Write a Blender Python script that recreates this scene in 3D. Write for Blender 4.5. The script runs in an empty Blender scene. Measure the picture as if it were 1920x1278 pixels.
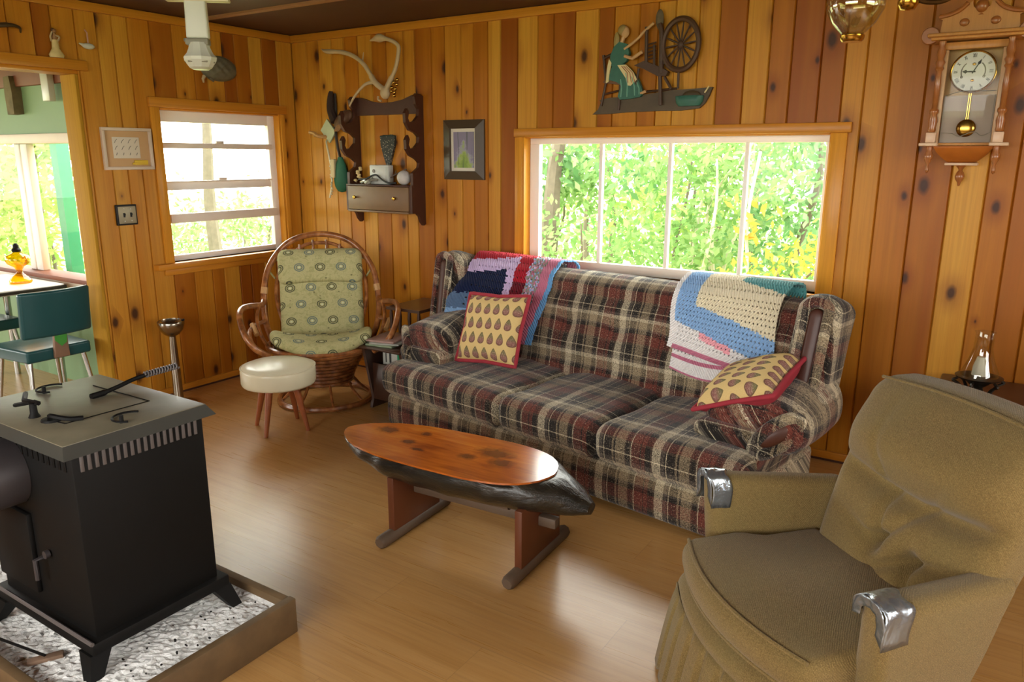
import bpy, math, random
from mathutils import Vector, Matrix
PI = math.pi
R = random.Random(11)
COL = bpy.context.scene.collection

# ------------------------------------------------------------------ mesh helpers
class MB:
    """collects vertices and faces of ONE mesh object"""
    def __init__(s):
        s.v = []; s.f = []; s.m = []; s.uv = {}; s.att = []; s.cur = 0; s.a = 0.0
    def vert(s, p):
        s.v.append(tuple(p)); return len(s.v) - 1
    def face(s, idx, uv=None):
        s.f.append(tuple(idx)); s.m.append(s.cur); s.att.append(s.a)
        if uv: s.uv[len(s.f) - 1] = uv
    def quad(s, a, b, c, d, uv=None):
        i = [s.vert(p) for p in (a, b, c, d)]; s.face(i, uv)
    def box(s, x0, x1, y0, y1, z0, z1):
        p = [s.vert((x, y, z)) for z in (z0, z1) for y in (y0, y1) for x in (x0, x1)]
        for q in ((0, 2, 3, 1), (4, 5, 7, 6), (0, 1, 5, 4), (2, 6, 7, 3), (0, 4, 6, 2), (1, 3, 7, 5)):
            s.face([p[k] for k in q])
        return p
    def bev(s, x0, x1, y0, y1, z0, z1, r=.004, k=1):
        s.rbox((x0, y0, z0), (x1, y1, z1), r, k, 1)
    def rbox(s, lo, hi, r, k=3, m=4, fn=None, r3=None):
        """rounded box; k segments over each rounded edge, m over each flat"""
        rr = r3 or (r, r, r)
        ax = []
        for i in range(3):
            L = hi[i] - lo[i]; q = min(rr[i], L / 2 - 1e-5)
            mm = m[i] if isinstance(m, (tuple, list)) else m
            t = [lo[i] + q * (1 - math.cos(PI / 2 * j / k)) * 0 + q * j / k for j in range(k)]
            t += [lo[i] + q + (L - 2 * q) * j / mm for j in range(mm)]
            t += [hi[i] - q + q * j / k for j in range(k + 1)]
            ax.append((t, lo[i] + q, hi[i] - q, q))
        cache = {}
        def V(i, j, l):
            key = (i, j, l)
            if key in cache: return cache[key]
            p = [ax[0][0][i], ax[1][0][j], ax[2][0][l]]
            c = [min(max(p[n], ax[n][1]), ax[n][2]) for n in range(3)]
            d = [(p[n] - c[n]) / ax[n][3] for n in range(3)]
            n2 = math.sqrt(sum(q * q for q in d)); mx = max(abs(q) for q in d)
            if n2 > 1e-9:
                # equal-angle remap so that the corner is really round
                e = [math.tan(q * PI / 4) for q in d]
                n3 = math.sqrt(sum(q * q for q in e)); 
                e = [q / n3 for q in e]
                p = [c[n] + e[n] * ax[n][3] * (1 if mx > .999 else mx) for n in range(3)]
            if fn: p = fn(*p)
            cache[key] = s.vert(p); return cache[key]
        n = [len(a[0]) - 1 for a in ax]
        for i in range(n[0]):
            for j in range(n[1]):
                s.face((V(i, j, 0), V(i, j + 1, 0), V(i + 1, j + 1, 0), V(i + 1, j, 0)))
                s.face((V(i, j, n[2]), V(i + 1, j, n[2]), V(i + 1, j + 1, n[2]), V(i, j + 1, n[2])))
        for i in range(n[0]):
            for l in range(n[2]):
                s.face((V(i, 0, l), V(i + 1, 0, l), V(i + 1, 0, l + 1), V(i, 0, l + 1)))
                s.face((V(i, n[1], l), V(i, n[1], l + 1), V(i + 1, n[1], l + 1), V(i + 1, n[1], l)))
        for j in range(n[1]):
            for l in range(n[2]):
                s.face((V(0, j, l), V(0, j, l + 1), V(0, j + 1, l + 1), V(0, j + 1, l)))
                s.face((V(n[0], j, l), V(n[0], j + 1, l), V(n[0], j + 1, l + 1), V(n[0], j, l + 1)))
    def tube(s, pts, r, seg=8, closed=False, cap=True, flat=1.0):
        pts = [Vector(p) for p in pts]; n = len(pts); rings = []
        up = None
        for i, p in enumerate(pts):
            a = pts[(i - 1) % n] if (closed or i > 0) else p
            b = pts[(i + 1) % n] if (closed or i < n - 1) else p
            t = (b - a).normalized() if (b - a).length > 1e-9 else Vector((0, 0, 1))
            if up is None:
                up = Vector((0, 0, 1)) if abs(t.z) < .9 else Vector((1, 0, 0))
            u = (up - t * up.dot(t)); 
            u = u.normalized() if u.length > 1e-6 else t.orthogonal().normalized()
            up = u; w = t.cross(u)
            rr = r[i] if isinstance(r, (list, tuple)) else r
            rings.append([s.vert(p + (u * math.cos(2 * PI * k / seg) * flat + w * math.sin(2 * PI * k / seg)) * rr) for k in range(seg)])
        for i in range(n if closed else n - 1):
            A, B = rings[i], rings[(i + 1) % n]
            for k in range(seg):
                s.face((A[k], A[(k + 1) % seg], B[(k + 1) % seg], B[k]))
        if cap and not closed:
            s.face(rings[0][::-1]); s.face(rings[-1])
    def lathe(s, prof, seg=20, o=(0, 0, 0), axis='z', sx=1.0):
        """prof: list of (r, h)"""
        rings = []
        def P(r, a, h):
            x, y = r * math.cos(a) * sx, r * math.sin(a)
            q = (x, y, h) if axis == 'z' else ((x, -h, y) if axis == 'y' else (h, x, y))
            return (q[0] + o[0], q[1] + o[1], q[2] + o[2])
        for r, h in prof:
            if r < 1e-6: rings.append([s.vert(P(0, 0, h))])
            else: rings.append([s.vert(P(r, 2 * PI * k / seg, h)) for k in range(seg)])
        for A, B in zip(rings, rings[1:]):
            for k in range(seg):
                k2 = (k + 1) % seg
                if len(A) == 1 and len(B) == 1: continue
                if len(A) == 1: s.face((A[0], B[k2], B[k]))
                elif len(B) == 1: s.face((A[k], A[k2], B[0]))
                else: s.face((A[k], A[k2], B[k2], B[k]))
        if len(rings[0]) > 1: s.face(rings[0][::-1])
        if len(rings[-1]) > 1: s.face(rings[-1])
    def prism(s, poly, a, b, plane='xz'):
        """polygon extruded from a to b along the missing axis"""
        def P(u, v, w):
            return {'xz': (u, w, v), 'yz': (w, u, v), 'xy': (u, v, w)}[plane]
        n = len(poly)
        A = [s.vert(P(u, v, a)) for u, v in poly]; B = [s.vert(P(u, v, b)) for u, v in poly]
        s.face(A); s.face(B[::-1])
        for i in range(n):
            s.face((A[i], B[i], B[(i + 1) % n], A[(i + 1) % n]))
    def grid(s, nu, nv, fn, uv=True, skip=None):
        I = [[s.vert(fn(i / nu, j / nv)) for j in range(nv + 1)] for i in range(nu + 1)]
        for i in range(nu):
            for j in range(nv):
                if skip and skip(i, j): continue
                s.face((I[i][j], I[i + 1][j], I[i + 1][j + 1], I[i][j + 1]),
                       [(i / nu, j / nv), ((i + 1) / nu, j / nv), ((i + 1) / nu, (j + 1) / nv), (i / nu, (j + 1) / nv)] if uv else None)
    def sphere(s, c, r, seg=12, ring=8):
        rr = r if isinstance(r, (tuple, list)) else (r, r, r)
        pr = [(math.sin(PI * i / ring), -math.cos(PI * i / ring)) for i in range(ring + 1)]
        n0 = len(s.v); s.lathe([(a if 0 < i < ring else 0, b) for i, (a, b) in enumerate(pr)], seg)
        for i in range(n0, len(s.v)):
            x, y, z = s.v[i]; s.v[i] = (c[0] + x * rr[0], c[1] + y * rr[1], c[2] + z * rr[2])
    def xf(s, M, start=0):
        for i in range(start, len(s.v)): s.v[i] = tuple(M @ Vector(s.v[i]))
    def build(s, name, mats, parent=None, smooth=40, uvfn=None, loc=None):
        me = bpy.data.meshes.new(name)
        me.from_pydata(s.v, [], s.f)
        if not isinstance(mats, (list, tuple)): mats = [mats]
        for m in mats: me.materials.append(m)
        me.polygons.foreach_set('material_index', s.m)
        if smooth:
            me.polygons.foreach_set('use_smooth', [True] * len(s.f))
            me.update()
            me.set_sharp_from_angle(angle=math.radians(smooth))
        if s.uv or uvfn:
            L = me.uv_layers.new(name='UVMap')
            for p in me.polygons:
                if p.index in s.uv:
                    for li, q in zip(p.loop_indices, s.uv[p.index]): L.data[li].uv = q
                elif uvfn:
                    for li in p.loop_indices:
                        L.data[li].uv = uvfn(me.vertices[me.loops[li].vertex_index].co, p.normal)
        if any(s.att):
            at = me.attributes.new('rnd', 'FLOAT', 'FACE'); at.data.foreach_set('value', s.att)
        me.validate(); me.update()
        o = bpy.data.objects.new(name, me); COL.objects.link(o)
        if parent is not None: o.parent = parent
        if loc: o.location = loc
        return o

def spl(pts, n=6, closed=False):
    """Catmull-Rom through points"""
    P = [Vector(p) for p in pts]; out = []; N = len(P)
    for i in range(N if closed else N - 1):
        a = P[(i - 1) % N] if (closed or i > 0) else P[i] * 2 - P[i + 1]
        b, c = P[i], P[(i + 1) % N]
        d = P[(i + 2) % N] if (closed or i < N - 2) else P[i + 1] * 2 - P[i]
        for k in range(n):
            t = k / n
            out.append(.5 * ((2 * b) + (c - a) * t + (2 * a - 5 * b + 4 * c - d) * t * t + (3 * b - a - 3 * c + d) * t ** 3))
    if not closed: out.append(P[-1])
    return out
def lerpl(pts, t):
    """piecewise linear lookup [(t,val)]"""
    for (a, x), (b, y) in zip(pts, pts[1:]):
        if t <= b: return x + (y - x) * (t - a) / (b - a if b > a else 1)
    return pts[-1][1]
def ss(a, b, x):
    t = min(max((x - a) / (b - a), 0), 1); return t * t * (3 - 2 * t)

def tag(o, label=None, cat=None, group=None, kind=None):
    if label: o['label'] = label
    if cat: o['category'] = cat
    if group: o['group'] = group
    if kind: o['kind'] = kind
    return o
def thing(name, label, cat, loc=(0, 0, 0), rz=0, group=None):
    o = bpy.data.objects.new(name, None); COL.objects.link(o)
    o.empty_display_size = .05; o.location = loc; o.rotation_euler = (0, 0, rz)
    return tag(o, label, cat, group)
def copy_tree(o, parent=None):
    c = o.copy(); COL.objects.link(c)
    if parent is not None: c.parent = parent
    for ch in list(o.children): copy_tree(ch, c)
    return c

# ------------------------------------------------------------------ material helpers
class NT:
    def __init__(s, name):
        s.mat = bpy.data.materials.new(name); s.mat.use_nodes = True
        s.t = s.mat.node_tree; s.n = s.t.nodes; s.n.clear()
        s.out = s.n.new('ShaderNodeOutputMaterial')
    def add(s, ty, **kw):
        n = s.n.new('ShaderNode' + ty)
        for k, v in kw.items(): setattr(n, k, v)
        return n
    def set(s, sock, val):
        if isinstance(val, bpy.types.NodeSocket): s.t.links.new(val, sock)
        elif isinstance(val, (tuple, list)) and len(val) == 3 and sock.type == 'RGBA': sock.default_value = (*val, 1)
        else: sock.default_value = val
    def math(s, op, a, b=0.0, c=0.0, clamp=False):
        n = s.add('Math', operation=op, use_clamp=clamp)
        s.set(n.inputs[0], a); s.set(n.inputs[1], b); s.set(n.inputs[2], c)
        return n.outputs[0]
    def mix(s, f, a, b, blend='MIX'):
        n = s.add('Mix', data_type='RGBA', blend_type=blend)
        s.set(n.inputs[0], f); s.set(n.inputs[6], a); s.set(n.inputs[7], b)
        return n.outputs[2]
    def ramp(s, f, stops, interp='LINEAR'):
        n = s.add('ValToRGB'); cr = n.color_ramp; cr.interpolation = interp
        while len(cr.elements) < len(stops): cr.elements.new(.5)
        for e, (p, c) in zip(cr.elements, stops):
            e.position = p; e.color = (*c, 1) if not isinstance(c, (int, float)) else (c, c, c, 1)
        s.set(n.inputs[0], f); return n.outputs[0]
    def noise(s, vec, scale=5, detail=3, rough=.5, dist=0.0, out=0):
        n = s.add('TexNoise'); s.set(n.inputs['Vector'], vec)
        n.inputs['Scale'].default_value = scale; n.inputs['Detail'].default_value = detail
        n.inputs['Roughness'].default_value = rough; n.inputs['Distortion'].default_value = dist
        return n.outputs[out]
    def voro(s, vec, scale=5, feature='F1', out='Distance', rnd=1.0, dim='3D'):
        n = s.add('TexVoronoi', feature=feature, voronoi_dimensions=dim); s.set(n.inputs['Vector'], vec)
        n.inputs['Scale'].default_value = scale; n.inputs['Randomness'].default_value = rnd
        return n.outputs[out]
    def uv(s): return s.add('TexCoord').outputs['UV']
    def obj(s): return s.add('TexCoord').outputs['Object']
    def gen(s): return s.add('TexCoord').outputs['Generated']
    def mapv(s, vec, scale=(1, 1, 1), loc=(0, 0, 0), rot=(0, 0, 0)):
        n = s.add('Mapping'); s.set(n.inputs[0], vec)
        n.inputs['Location'].default_value = loc; n.inputs['Rotation'].default_value = rot; n.inputs['Scale'].default_value = scale
        return n.outputs[0]
    def sep(s, v):
        n = s.add('SeparateXYZ'); s.set(n.inputs[0], v); return n.outputs
    def comb(s, x=0.0, y=0.0, z=0.0):
        n = s.add('CombineXYZ'); s.set(n.inputs[0], x); s.set(n.inputs[1], y); s.set(n.inputs[2], z); return n.outputs[0]
    def attr(s, name, out='Fac'): return s.add('Attribute', attribute_name=name).outputs[out]
    def bump(s, h, strength=.3, dist=.01):
        n = s.add('Bump'); n.inputs['Strength'].default_value = strength; n.inputs['Distance'].default_value = dist
        s.set(n.inputs['Height'], h); return n.outputs[0]
    def pbr(s, col, rough=.5, metal=0.0, nrm=None, spec=.5, coat=0.0, sheen=0.0, trans=0.0, ior=1.45, emis=None, es=0.0):
        b = s.add('BsdfPrincipled')
        s.set(b.inputs['Base Color'], col); s.set(b.inputs['Roughness'], rough); s.set(b.inputs['Metallic'], metal)
        s.set(b.inputs['Specular IOR Level'], spec); b.inputs['IOR'].default_value = ior
        if coat: b.inputs['Coat Weight'].default_value = coat; b.inputs['Coat Roughness'].default_value = .15
        if sheen: b.inputs['Sheen Weight'].default_value = sheen
        if trans: b.inputs['Transmission Weight'].default_value = trans
        if nrm is not None: s.set(b.inputs['Normal'], nrm)
        s.t.links.new(b.outputs[0], s.out.inputs[0]); s.b = b
        return s.mat
def S(r, g, b):
    """sRGB 0-255 to linear"""
    return tuple(((c / 255) / 12.92 if c / 255 <= .04045 else ((c / 255 + .055) / 1.055) ** 2.4) for c in (r, g, b))
def plain(name, col, rough=.5, metal=0.0, var=.12, scale=30, bump=.05, **kw):
    m = NT(name); o = m.obj()
    n = m.noise(o, scale, 4)
    c = m.mix(n, tuple(x * (1 - var) for x in col), tuple(min(1, x * (1 + var)) for x in col))
    return m.pbr(c, rough, metal, m.bump(n, bump, .002) if bump else None, **kw)
# ------------------------------------------------------------------ materials
def mat_pine(name, c0, c1, c2, rough=.42, spec=.25, knots=True, uv=True, knotscale=1.0, axis=None):
    """c0 pale sapwood, c1 honey, c2 reddish heartwood"""
    m = NT(name)
    if uv: co = m.uv(); u, v, _ = m.sep(co)
    else:
        s = m.sep(m.obj()); u, v = {'x': (s[2], s[0]), 'y': (s[2], s[1]), 'z': (s[0], s[2]), 'xy': (s[1], s[0])}[axis or 'z']
        if axis in ('z',): u = m.math('ADD', s[0], s[1])
        co = m.comb(u, v, 0.0)
    r = m.attr('rnd')
    off = m.math('MULTIPLY', r, 37.0)
    q = m.comb(u, v, off)
    big = m.noise(m.mapv(q, (9, .55, 1)), 1.0, 2, .5, .4)
    grain = m.noise(m.mapv(q, (70, 1.6, 1)), 1.0, 4, .6, .6)
    fine = m.noise(m.mapv(q, (260, 9, 1)), 1.0, 2, .5)
    tone = m.math('ADD', m.math('MULTIPLY', r, .78), m.math('MULTIPLY', big, .70))
    tone = m.math('ADD', tone, -.22)
    c = m.ramp(tone, [(.08, c0), (.5, c1), (.95, c2)])
    c = m.mix(m.math('MULTIPLY', m.ramp(grain, [(.42, 0.0), (.7, 1.0)]), .30), c, tuple(x * .52 for x in c1))
    c = m.mix(m.math('MULTIPLY', fine, .12), c, tuple(x * .6 for x in c2))
    if knots:
        kv = m.comb(m.math('ADD', m.math('MULTIPLY', u, 5.4 * knotscale), m.math('MULTIPLY', off, 1.7)), m.math('ADD', m.math('MULTIPLY', v, 3.0 * knotscale), off), off)
        d = m.voro(kv, 1.0, dim='2D')
        pick = m.sep(m.voro(kv, 1.0, out='Color', dim='2D'))[0]
        wob = m.math('MULTIPLY', m.noise(m.mapv(q, (30, 20, 1)), 1.0, 2), .05)
        dd = m.math('DIVIDE', m.math('ADD', d, wob), m.math('ADD', .45, m.math('MULTIPLY', m.sep(m.voro(kv, 1.0, out='Color', dim='2D'))[1], 1.1)))
        halo = m.ramp(dd, [(.05, 1.0), (.34, 0.0)], 'EASE')
        core = m.ramp(dd, [(.065, 1.0), (.125, 0.0)])
        sel = m.ramp(pick, [(.55, 0.0), (.62, 1.0)], 'LINEAR')
        c = m.mix(m.math('MULTIPLY', m.math('MULTIPLY', halo, sel), .55), c, tuple(x * y for x, y in zip(c2, (.62, .42, .4))))
        c = m.mix(m.math('MULTIPLY', m.math('MULTIPLY', core, sel), .9), c, (.035, .012, .006))
    return m.pbr(c, rough, 0, m.bump(grain, .06, .002), spec=spec)

PINE = mat_pine('pine_board', S(204, 149, 54), S(184, 116, 28), S(142, 74, 18))
TRIM = mat_pine('pine_trim', S(200, 134, 44), S(184, 110, 26), S(156, 82, 18), knots=False, uv=False, axis='y', rough=.3)
TRIMX = mat_pine('pine_trim_long', S(200, 134, 44), S(184, 110, 26), S(156, 82, 18), knots=False, uv=False, axis='x', rough=.3)
TRIMZ = mat_pine('pine_trim_upright', S(212, 148, 50), S(198, 122, 30), S(172, 94, 20), knots=False, uv=False, axis='z', rough=.3)

JAMB = mat_pine('jamb_board', S(178, 134, 40), S(164, 114, 28), S(140, 86, 20), knots=False, uv=False, axis='z', rough=.7, spec=.15)

def mat_floor():
    m = NT('laminate_floor'); s = m.sep(m.obj())
    W = .19; L = 1.25
    row = m.math('FLOOR', m.math('DIVIDE', s[1], W))
    sh = m.math('MULTIPLY', m.math('FRACT', m.math('MULTIPLY', row, .3719)), L)
    colx = m.math('FLOOR', m.math('DIVIDE', m.math('ADD', s[0], sh), L))
    idn = m.add('TexWhiteNoise', noise_dimensions='2D'); m.set(idn.inputs['Vector'], m.comb(row, colx, 0.0))
    r = idn.outputs['Value']
    q = m.comb(s[0], s[1], m.math('MULTIPLY', r, 30.0))
    g = m.noise(m.mapv(q, (1.5, 26, 1)), 1.0, 4, .6, .8)
    g2 = m.noise(m.mapv(q, (3.0, 120, 1)), 1.0, 3, .55)
    c = m.ramp(m.math('ADD', m.math('MULTIPLY', g, .8), m.math('MULTIPLY', r, .10)), [(.2, S(198, 154, 96)), (.55, S(184, 138, 78)), (.9, S(158, 112, 58))])
    c = m.mix(m.math('MULTIPLY', m.ramp(g2, [(.5, 0.0), (.75, 1.0)]), .3), c, S(138, 98, 58))
    fy = m.math('FRACT', m.math('DIVIDE', s[1], W)); fx = m.math('FRACT', m.math('DIVIDE', m.math('ADD', s[0], sh), L))
    e = m.math('MAXIMUM', m.math('LESS_THAN', fy, .012), m.math('LESS_THAN', fx, .0022))
    c = m.mix(m.math('MULTIPLY', e, .22), c, S(70, 45, 25))
    rg = m.math('ADD', .24, m.math('MULTIPLY', g2, .10))
    return m.pbr(c, rg, 0, m.bump(g2, .04, .001), spec=.8)
FLOOR = mat_floor()
CEIL = plain('dark_ceiling_board', S(74, 44, 32), .6, var=.2, scale=3)
CEILB = plain('ceiling_batten', S(156, 116, 82), .5)
WHITEP = plain('white_paint', S(240, 236, 226), .45, var=.03, scale=8)
GREYP = plain('weathered_paint', S(228, 216, 198), .5, var=.05, scale=12)
GREENW = plain('mint_wall_paint', S(122, 150, 108), .6, var=.04, scale=4)
BRN = plain('red_brown_board', S(120, 68, 44), .6, var=.15, scale=8)
def glass_pane():
    m = NT('window_glass'); t = m.add('BsdfTransparent'); t.inputs[0].default_value = (.97, .985, .97, 1)
    g = m.add('BsdfGlossy'); g.inputs['Roughness'].default_value = .02
    f = m.add('LayerWeight'); f.inputs[0].default_value = .5
    x = m.add('MixShader'); m.set(x.inputs[0], m.math('ADD', m.math('MULTIPLY', m.math('POWER', f.outputs['Facing'], 5.0), .12), .006)); m.set(x.inputs[1], t.outputs[0]); m.set(x.inputs[2], g.outputs[0])
    m.t.links.new(x.outputs[0], m.out.inputs[0]); return m.mat
PANE = glass_pane()
def thin_glass(name, tint, k0=.06, k1=.6):
    m = NT(name); t = m.add('BsdfTransparent'); t.inputs[0].default_value = (*tint, 1)
    g = m.add('BsdfGlossy'); g.inputs['Roughness'].default_value = .03
    f = m.add('LayerWeight'); f.inputs[0].default_value = .35
    x = m.add('MixShader'); m.set(x.inputs[0], m.math('ADD', m.math('MULTIPLY', m.math('POWER', f.outputs['Facing'], 3.0), k1), k0)); m.set(x.inputs[1], t.outputs[0]); m.set(x.inputs[2], g.outputs[0])
    m.t.links.new(x.outputs[0], m.out.inputs[0]); return m.mat
CLEAR = thin_glass('clear_lamp_glass', (.90, .91, .82), .10, .7)
AMBER = thin_glass('amber_glass', (.95, .62, .05))
SMOKE = thin_glass('clock_door_glass', (.97, .97, .96), .012, .2)

def mat_plaid(name, fine=1.0):
    m = NT(name); co = m.uv(); u, v, _ = m.sep(co)
    P = .30
    dk, br, ru, cr, ta, gy = S(34, 30, 28), S(82, 66, 54), S(110, 56, 46), S(208, 196, 166), S(152, 136, 108), S(96, 88, 80)
    fu = m.math('FRACT', m.math('DIVIDE', u, P)); fv = m.math('FRACT', m.math('DIVIDE', v, P * .86))
    A = m.ramp(fu, [(0, dk), (.08, ta), (.11, dk), (.14, ta), (.29, br), (.31, dk), (.37, br), (.39, cr), (.405, ru), (.54, dk), (.555, ru), (.62, dk), (.70, br), (.73, cr), (.86, gy), (.92, dk), (.94, cr), (.955, dk)], 'CONSTANT')
    B = m.ramp(fv, [(0, dk), (.15, br), (.20, ru), (.42, dk), (.50, gy), (.54, ta), (.70, cr), (.78, gy), (.84, dk), (.93, cr), (.95, dk)], 'CONSTANT')
    # woven mix: fine checker of warp over weft
    tw = m.noise(m.mapv(co, (420, 420, 1)), 1.0, 1, .5)
    tw2 = m.noise(m.mapv(co, (900, 60, 1)), 1.0, 2, .6)
    sel = m.math('ADD', m.math('MULTIPLY', tw, .6), m.math('MULTIPLY', tw2, .4))
    f = m.ramp(sel, [(.44, 0.0), (.56, 1.0)])
    c = m.mix(f, A, B)
    n3 = m.noise(m.mapv(co, (170, 170, 1)), 1.0, 3, .7)
    blot = m.noise(m.mapv(co, (9, 9, 1)), 1.0, 2)
    c = m.mix(m.ramp(n3, [(.50, 0.0), (.64, .8)]), c, S(30, 27, 25))
    c = m.mix(m.math('MULTIPLY', m.ramp(n3, [(.30, .75), (.44, 0.0)]), m.ramp(blot, [(.4, .35), (.6, 1.0)])), c, S(200, 188, 162))
    return m.pbr(c, .95, 0, m.bump(m.math('ADD', sel, n3), .5, .003), spec=.1, sheen=.2)
PLAID = mat_plaid('plaid_tweed')
SHOWWOOD = plain('dark_show_wood', S(72, 38, 25), .5, var=.25, scale=12, coat=.08)

def mat_tweed():
    m = NT('olive_tan_tweed'); co = m.obj()
    n = m.noise(co, 420, 2, .7); s = m.sep(co)
    w = m.add('TexWave', wave_type='BANDS', bands_direction='DIAGONAL'); m.set(w.inputs[0], co); w.inputs['Scale'].default_value = 95; w.inputs['Distortion'].default_value = 3.0; w.inputs['Detail'].default_value = 1
    b = m.noise(co, 5, 3)
    c = m.ramp(n, [(.3, S(98, 80, 44)), (.5, S(128, 106, 64)), (.72, S(158, 134, 86))])
    c = m.mix(m.math('MULTIPLY', w.outputs[1], .22), c, S(104, 84, 46))
    c = m.mix(m.ramp(b, [(.45, 0.0), (.75, .3)]), c, S(122, 112, 70))
    return m.pbr(c, .95, 0, m.bump(m.math('ADD', n, w.outputs[1]), .35, .002), spec=.12, sheen=.15)
TWEED = mat_tweed()
TAPE = None
def mat_tape():
    m = NT('silver_duct_tape'); n = m.noise(m.obj(), 22, 3, .5, .5)
    return m.pbr(S(158, 166, 172), .27, .8, m.bump(n, .45, .012), spec=.5)
TAPE = mat_tape()

def mat_cushion():
    m = NT('green_floral_cushion'); co = m.uv(); u, v, _ = m.sep(co)
    base = m.mix(m.noise(m.mapv(co, (160, 160, 1)), 1, 2), S(160, 156, 106), S(198, 192, 142))
    base = m.mix(m.ramp(m.noise(m.mapv(co, (28, 28, 1)), 1, 3, .6, 1.5), [(.5, 0.0), (.62, .35)]), base, S(120, 128, 72))
    P = .128
    row = m.math('FLOOR', m.math('DIVIDE', v, P)); uo = m.math('ADD', u, m.math('MULTIPLY', m.math('MODULO', row, 2.0), P * .5))
    fx = m.math('SUBTRACT', m.math('FRACT', m.math('DIVIDE', uo, P)), .5); fy = m.math('SUBTRACT', m.math('FRACT', m.math('DIVIDE', v, P)), .5)
    rr = m.math('SQRT', m.math('ADD', m.math('MULTIPLY', fx, fx), m.math('MULTIPLY', fy, fy)))
    par = m.math('ABSOLUTE', m.math('MODULO', m.math('FLOOR', m.math('DIVIDE', uo, P)), 2.0))
    ring = m.ramp(rr, [(0, 1.0), (.05, 0.0), (.10, .0), (.11, 1.0), (.16, 0.2), (.20, 1.0), (.25, 0.0), (.9, 0.0)], 'CONSTANT')
    c = m.mix(m.math('MULTIPLY', ring, .9), base, m.mix(par, S(64, 70, 54), S(92, 112, 110)))
    cen = m.ramp(rr, [(0, 1.0), (.055, 0.0)], 'CONSTANT'); c = m.mix(m.math('MULTIPLY', cen, .8), c, S(216, 220, 180))
    d2 = m.voro(m.mapv(co, (26, 30, 1)), 1.0); pk = m.sep(m.voro(m.mapv(co, (26, 30, 1)), 1.0, out='Color'))[0]
    sm = m.math('MULTIPLY', m.ramp(d2, [(.12, 1.0), (.2, 0.0)]), m.math('GREATER_THAN', pk, .62))
    sm = m.math('MULTIPLY', sm, m.math('GREATER_THAN', rr, .3))
    c = m.mix(m.math('MULTIPLY', sm, .7), c, S(84, 86, 58))
    return m.pbr(c, .85, 0, m.bump(m.noise(m.mapv(co, (300, 300, 1)), 1, 2), .2, .002), spec=.15)
GREENC = mat_cushion()

def mat_paisley():
    m = NT('paisley_print'); co = m.uv(); u, v, _ = m.sep(co)
    nx, ny = 6.4, 4.6
    row = m.math('FLOOR', m.math('MULTIPLY', v, ny)); uo = m.math('ADD', m.math('MULTIPLY', u, nx), m.math('MULTIPLY', m.math('MODULO', row, 2.0), .5))
    fx = m.math('SUBTRACT', m.math('FRACT', uo), .5); fy = m.math('SUBTRACT', m.math('FRACT', m.math('MULTIPLY', v, ny)), .5)
    w = m.math('SUBTRACT', .36, m.math('MULTIPLY', m.math('ADD', fy, .1), .42))   # narrower towards the tip
    ex = m.math('DIVIDE', fx, w); ey = m.math('DIVIDE', fy, .40)
    d = m.math('ADD', m.math('MULTIPLY', ex, ex), m.math('MULTIPLY', ey, ey))
    base = m.mix(m.noise(m.mapv(co, (120, 120, 1)), 1, 2), S(206, 176, 112), S(226, 200, 142))
    motif = m.ramp(m.math('ADD', fy, .5), [(.0, S(112, 52, 62)), (.42, S(132, 86, 88)), (.62, S(104, 98, 70)), (.8, S(92, 102, 62))])
    spk = m.noise(m.mapv(co, (70, 70, 1)), 1, 3, .7)
    motif = m.mix(m.ramp(spk, [(.5, 0.0), (.6, .6)]), motif, S(190, 160, 140))
    motif = m.mix(m.ramp(d, [(.55, 0.0), (.75, .6)]), motif, S(76, 52, 40))
    c = m.mix(m.ramp(d, [(.9, .92), (1.0, 0.0)]), base, motif)
    return m.pbr(c, .85, 0, m.bump(m.noise(m.mapv(co, (200, 200, 1)), 1, 2), .15, .001), spec=.15)
PAISLEY = mat_paisley()
REDC = plain('red_pillow_border', S(158, 46, 58), .85, var=.12, scale=60)

def yarn(name, col): return plain(name, col, .95, var=.22, scale=140, bump=.5, spec=.1, sheen=.2)
VINYL = plain('ivory_vinyl', S(222, 216, 186), .28, var=.04, scale=8, bump=.02)
WALNUT = plain('walnut_leg', S(146, 80, 42), .35, var=.25, scale=25)
def mat_rattan():
    m = NT('rattan_cane'); n = m.noise(m.obj(), 26, 3); k = m.noise(m.obj(), 140, 2)
    c = m.ramp(n, [(.3, S(104, 60, 30)), (.55, S(152, 94, 50)), (.75, S(186, 128, 74))])
    return m.pbr(c, .28, 0, m.bump(k, .1, .002), coat=.4)
RATTAN = mat_rattan()
WRAP = plain('cane_wrapping', S(186, 142, 88), .45, var=.25, scale=120, bump=.4)
DKWOOD = plain('dark_stained_wood', S(66, 42, 30), .32, var=.25, scale=10, coat=.3)
DKWOOD2 = plain('gun_rack_brown', S(70, 40, 28), .4, var=.25, scale=14)
RACKFRONT = plain('gun_rack_drawer_brown', S(118, 90, 60), .4, var=.15, scale=14)

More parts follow.
